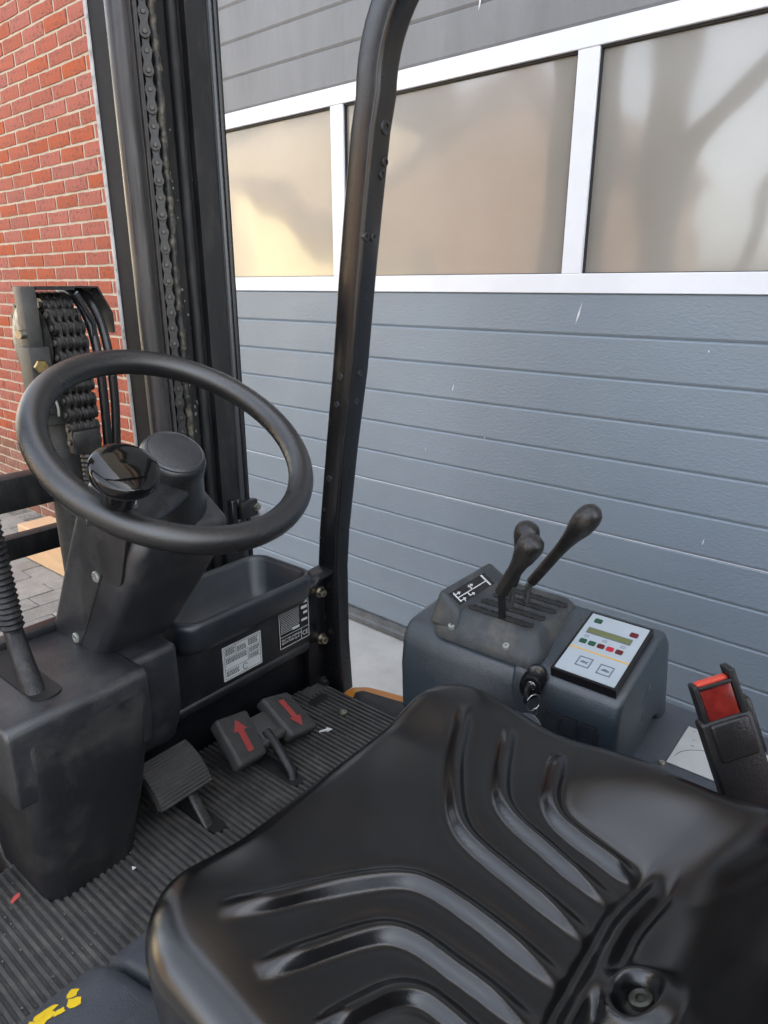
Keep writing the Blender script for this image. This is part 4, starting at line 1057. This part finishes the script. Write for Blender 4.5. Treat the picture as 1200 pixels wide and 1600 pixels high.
# wide leaf chain over the pulley
def leaf(wd, pitch, hw, odd):
    bm = bmesh.new(); n = 9; th = wd / n
    for k in range(odd, n, 2):
        x = -wd / 2 + k * th; prism(bm, waist(pitch, hw), 'x', x + .0003, x + th - .0003)
    e = 0 if odd else .0022
    for z in (-pitch / 2, pitch / 2):
        lathe(bm, [(0, -.001 - e), (.0045, -.001 - e), (.0055, -e), (.0055, wd), (0, wd + .002)], (-wd / 2, 0, z), (1, 0, 0), 10)
    me = mesh_of('chain_link', bm, 'chain_steel', 35); pin_slot(me, lambda c: c.x < -wd / 2 - .0005); return me
lws = (leaf(.052, .0235, .0105, 0), leaf(.052, .0235, .0098, 1))
lch = part('pulley_chain', 'chain_steel', lambda bm: lathe(bm, [(.0, -.020), (.062, -.020), (.062, .020), (0, .020)], PC + Vector((.004, 0, 0)), (1, 0, 0), 40))
rr = PR + .012; st = math.degrees(.0235 / rr)
path = [(PC.y - rr * math.sin(R(-50 + st * k)), PC.z + rr * math.cos(R(-50 + st * k)), -50 + st * k) for k in range(8)]
s0 = (PC.y - rr, 0, 90)
path += [(s0[0], PC.z - .0235 * (k + .3), 90) for k in range(7)]
for k, (y, z, a) in enumerate(path): inst('chain_link', lws[k % 2], (PC.x + .006, y, z), lch, (R(90 + a), 0, 0))
part('chain_anchor', 'chain_steel', lambda bm: (box(bm, PC.x - .018, PC.x + .030, s0[0] - .012, s0[0] + .012, .905, .945, .003, 2), tube(bm, [(PC.x + .006, s0[0], .91 - .004 * k) for k in range(40)], [.0105 + (.0012 if k % 2 else 0) for k in range(40)], 14)), lch, 25)
for k, r0 in enumerate((CX + .041, CX + .061)):
    P_ = [(r0 - .004, PC.y + .05, PC.z + .03), (r0 - .004, PC.y + .03, PC.z + .072), (r0, PC.y - .012, PC.z + .083), (r0 + .002, PC.y - .055, PC.z + .05), (r0 + .004, PC.y - .074, PC.z - .01), (r0 + .004, PC.y - .076, PC.z - .10), (r0 + .001 - .006 * k, PC.y - .07, PC.z - .25), (r0, PC.y - .06, PC.z - .5)]
    part('hydraulic_hose', 'hose_rubber', lambda bm: tube(bm, smooth_path(P_, 7), .0078, 14), cyl, 60)
# cross members and fork carriage bars
part('cross_member', 'mast_steel', lambda bm: box(bm, .30, .552, 1.22, 1.262, .803, .862, .003, 2))
part('cross_member', 'mast_steel', lambda bm: box(bm, .555, .72, 1.20, 1.27, .80, .855, .004, 2))
part('carriage_bar', 'mast_steel', lambda bm: box(bm, .06, .96, 1.395, 1.43, .648, .694, .003, 2))
part('carriage_bar', 'mast_steel', lambda bm: box(bm, .06, .96, 1.395, 1.43, .22, .28, .003, 2))
for r0 in (.18, .74):
    part('fork', 'black_paint', lambda bm: prism(bm, [(1.435, .72), (1.475, .72), (1.475, .03), (2.45, -.03), (2.45, -.038), (1.45, -.03), (1.435, .0)], 'x', r0, r0 + .1, .003, 1))

# ------------------------------------------------------------------ key ring in the ignition switch
KP = W(*(kp + ka * .016))
kt = thing('ignition_key', 'silver key with dark bow, ring and tag hanging in the ignition switch', 'key', KP, R(51))
ko = kp + ka * .016
OFFS[kt.name] = ko
up2 = Vector((0, .18, 1)); kd = ka
def kbox(bm, u0, u1, v0, v1, w0, w1, bev):
    sd = ka.cross(Vector((0, 0, 1))).normalized(); uu = sd.cross(ka)
    P_ = lambda a, b_, c_: ko + ka * a + sd * b_ + uu * c_
    hexa(bm, [P_(u0, v0, w0), P_(u1, v0, w0), P_(u1, v1, w0), P_(u0, v1, w0), P_(u0, v0, w1), P_(u1, v0, w1), P_(u1, v1, w1), P_(u0, v1, w1)], bev, 2)
part('key_blade', 'chrome', lambda bm: kbox(bm, -.008, .018, -.001, .001, -.004, .004, .0004), kt)
part('key_bow', 'plastic_black', lambda bm: kbox(bm, .011, .033, -.0025, .0025, -.0125, .0105, .002), kt)
rc = ko + ka * .024 + Vector((.006, -.008, -.015)); sd = ka.cross(Vector((0, 0, 1))).normalized()
rv = (ka * .8 + sd * .6).normalized()
part('key_ring', 'chrome', lambda bm: tube(bm, [rc + rv * (.0125 * math.cos(R(a))) + Vector((0, 0, .0125 * math.sin(R(a)))) for a in range(-90, 271, 15)], .0011, 8), kt, 60)
rc2 = rc + Vector((.002, -.002, -.0155))
part('link_ring', 'chrome', lambda bm: tube(bm, [rc2 + sd * (.0028 * math.cos(R(a))) + Vector((0, 0, .006 * math.sin(R(a)))) for a in range(-90, 271, 30)], .0010, 8), kt, 60)
frk = Frame(rc2 + Vector((-.002, 0, -.0065)), Vector((-.1, -1, -.25)), Vector((.25, -.25, 1)))
part('key_tag', 'key_fob', lambda bm: frk.poly(bm, rounded([(-.006, .001), (-.017, -.006), (-.017, -.030), (.017, -.030), (.017, -.006), (.006, .001)], .004), -.0015, .0015), kt)
part('tag_paper', 'decal_white', lambda bm: frk.rect(bm, -.013, .013, -.026, -.010, .0014, .0020), kt)

# ------------------------------------------------------------------ litter on the mat
def scrap(name, label, m_, pts, r, f, z, rot):
    t = thing(name, label, 'litter', W(r, f, z), R(51 + rot)); bm = bmesh.new()
    A = [bm.verts.new((u, v, 0)) for u, v in pts]; B = [bm.verts.new((u, v, .0012 + .001 * math.sin(u * 300))) for u, v in pts]; n = len(pts)
    bm.faces.new(A[::-1]); bm.faces.new(B)
    for i in range(n): bm.faces.new((A[i], A[(i + 1) % n], B[(i + 1) % n], B[i]))
    obj('scrap', bm, m_, t)
scrap('paper_scrap', 'small white arrow-shaped scrap on the floor mat beside the pedal', 'decal_white', [(-.012, -.0025), (.004, -.003), (.003, -.007), (.016, .0), (.005, .007), (.005, .003), (-.011, .002)], .800, .795, FL + .003, -30)
scrap('plastic_scrap', 'small red scrap on the ribbed mat beside the column foot', 'red_scrap', [(-.008, -.003), (.005, -.004), (.010, .002), (.001, .004), (-.006, .002)], .250, .868, FL + .003, 20)
scrap('paper_chip', 'tiny white chip on the ribbed mat in front of the seat', 'decal_white', [(-.003, -.002), (.003, -.002), (.0, .005)], .384, .786, FL + .003, 0)

# grit trodden into the mat, and loose gravel along the threshold
def chips(name, m_, spots, seed, parent=None, label=None):
    rnd = random.Random(seed); bm = bmesh.new()
    for x, y, z, s_ in spots:
        a = rnd.uniform(0, 6.28); t = bmesh.new(); bmesh.ops.create_icosphere(t, subdivisions=1, radius=s_)
        for v in t.verts: v.co = Vector((v.co.x * rnd.uniform(.7, 1.3), v.co.y * rnd.uniform(.7, 1.3), v.co.z * rnd.uniform(.4, .8)))
        add_tmp(bm, t, Matrix.Translation((x, y, z)) @ Matrix.Rotation(a, 4, 'Z'))
    o = obj(name, bm, m_, parent, 30); o['kind'] = 'stuff'; return o
def yard_early(s, y, z): return Vector((-1.985, 3.73, 0)) + Vector((.75904, -.65104, 0)) * s + Vector((.65104, .75904, 0)) * y + Vector((0, 0, z))
rnd = random.Random(21)
chips('grit', 'grit', [(rnd.uniform(.1, .9), rnd.uniform(.665, .92), FL + .0008, rnd.choice((.0005, .0007, .0009, .0013))) for k in range(700)], 22, FT)
sp_ = []
for k in range(900):
    x = rnd.uniform(DOOR_L, DOOR_R); y = -.295 - abs(rnd.gauss(0, .05)); p = yard_early(x, y, GZ + .001); sp_.append((p.x, p.y, p.z, rnd.uniform(.0015, .005)))
for k in range(260):
    x = rnd.uniform(-1.6, DOOR_L); y = -.01 - abs(rnd.gauss(0, .05)); p = yard_early(x, y, GZ + .001); sp_.append((p.x, p.y, p.z, rnd.uniform(.0015, .005)))
o = chips('gravel', 'gravel', sp_, 23)
tag(o, 'loose grey gravel and grit along the wall and door threshold', 'gravel')

# ------------------------------------------------------------------ across the yard: what the panes reflect
def yard(s, y, z): return Vector((-1.985, 3.73, 0)) + Vector((.75904, -.65104, 0)) * s + Vector((.65104, .75904, 0)) * y + Vector((0, 0, z))
def house(name, label, s, y, w, dp, h, rh, wall_m, nwin, ridge_along=True):
    t = thing(name, label, 'house', yard(s, y, GZ), WA)
    bm = bmesh.new(); box(bm, 0, w, -dp, 0, 0, h)
    if not ridge_along: prism(bm, [(0, h), (w, h), (w / 2, h + rh)], 'y', -dp, 0)
    obj('wall', bm, wall_m, t)
    bm = bmesh.new()
    if ridge_along: prism(bm, [(.3, h), (-dp / 2, h + rh), (-dp - .3, h), (-dp / 2, h + rh + .18)], 'x', -.2, w + .2)
    else: prism(bm, [(-.3, h - .15), (w / 2, h + rh), (w + .3, h - .15), (w / 2, h + rh + .2)], 'y', -dp - .2, .2)
    obj('roof', bm, 'roof_tile', t)
    for k in range(nwin):
        for zz in (1.0, 3.6):
            if zz + 1.2 > h: continue
            x0 = w * (k + .5) / nwin - .6
            bm = bmesh.new(); box(bm, x0, x0 + 1.2, -.02, .03, zz, zz + 1.3); f = obj('window', bm, 'frame_white', t)
            bm = bmesh.new(); box(bm, x0 + .08, x0 + .56, .0, .034, zz + .08, zz + 1.22); box(bm, x0 + .64, x0 + 1.12, .0, .034, zz + .08, zz + 1.22); obj('pane', bm, 'window_dark', f)
    bm = bmesh.new(); box(bm, w * .5 - .5, w * .5 + .5, -.02, .04, 0, 2.15); obj('door', bm, 'roof_tile', t)
house('workshop', 'long beige rendered workshop across the yard', -24, -10.6, 15.6, 8, 5.0, 1.2, 'render_beige', 0)
t = thing('sunlit_wedge_shed', 'added pale yellow lean-to standing in for a sunlit wedge of workshop wall', 'shed', yard(0, -9.0, GZ), WA)  # added shape: its sloping outline makes the bright wedge in the left pane
bm = bmesh.new(); prism(bm, [(-9.5, 0), (-6.3, 0), (-6.3, 1.65), (-9.5, 3.45)], 'y', -1.5, 0); obj('wall', bm, 'sunlit_yellow', t)
bm = bmesh.new(); prism(bm, [(-9.7, 3.56), (-6.1, 1.535), (-6.1, 1.60), (-9.7, 3.63)], 'y', -1.55, .12); obj('roof', bm, 'roof_tile', t)
t = thing('gabled_house', 'brown brick house with a tall steep gable facing the yard', 'house', yard(0, -11.5, GZ), WA)
bm = bmesh.new(); prism(bm, [(-7.6, 0), (-2.9, 0), (-2.9, 4.0), (-3.9, 4.95), (-7.6, 3.5)], 'y', -8, 0); obj('wall', bm, 'house_brick', t)
bm = bmesh.new(); prism(bm, [(-7.9, 3.3), (-7.9, 3.5), (-3.9, 5.12), (-2.6, 3.9), (-2.6, 3.72), (-3.9, 4.96)], 'y', -8.2, .2); obj('roof', bm, 'roof_tile', t)
bm = bmesh.new(); box(bm, -6.9, -6.0, -.02, .04, 0, 2.1); obj('door', bm, 'roof_tile', t)
house('brick_shed', 'low brown brick shed across the yard with dark tiled roof', 2.2, -13.0, 9, 6, 2.6, 1.6, 'house_brick', 3)
house('glint_house', 'unseen tall pale house added at the yard end for warm glints', 0, 0, 7, 8, 6.2, 1.5, 'render_white', 0)  # added out of view so its sunlit wall gives warm glints
wh = bpy.data.objects['glint_house']; wh.rotation_euler = (0, 0, WA - R(90)); wh.location = yard(-14, -1.0, GZ)


print('verts', sum(len(o.data.vertices) for o in bpy.data.objects if o.type == 'MESH'), 'objs', len(bpy.data.objects))
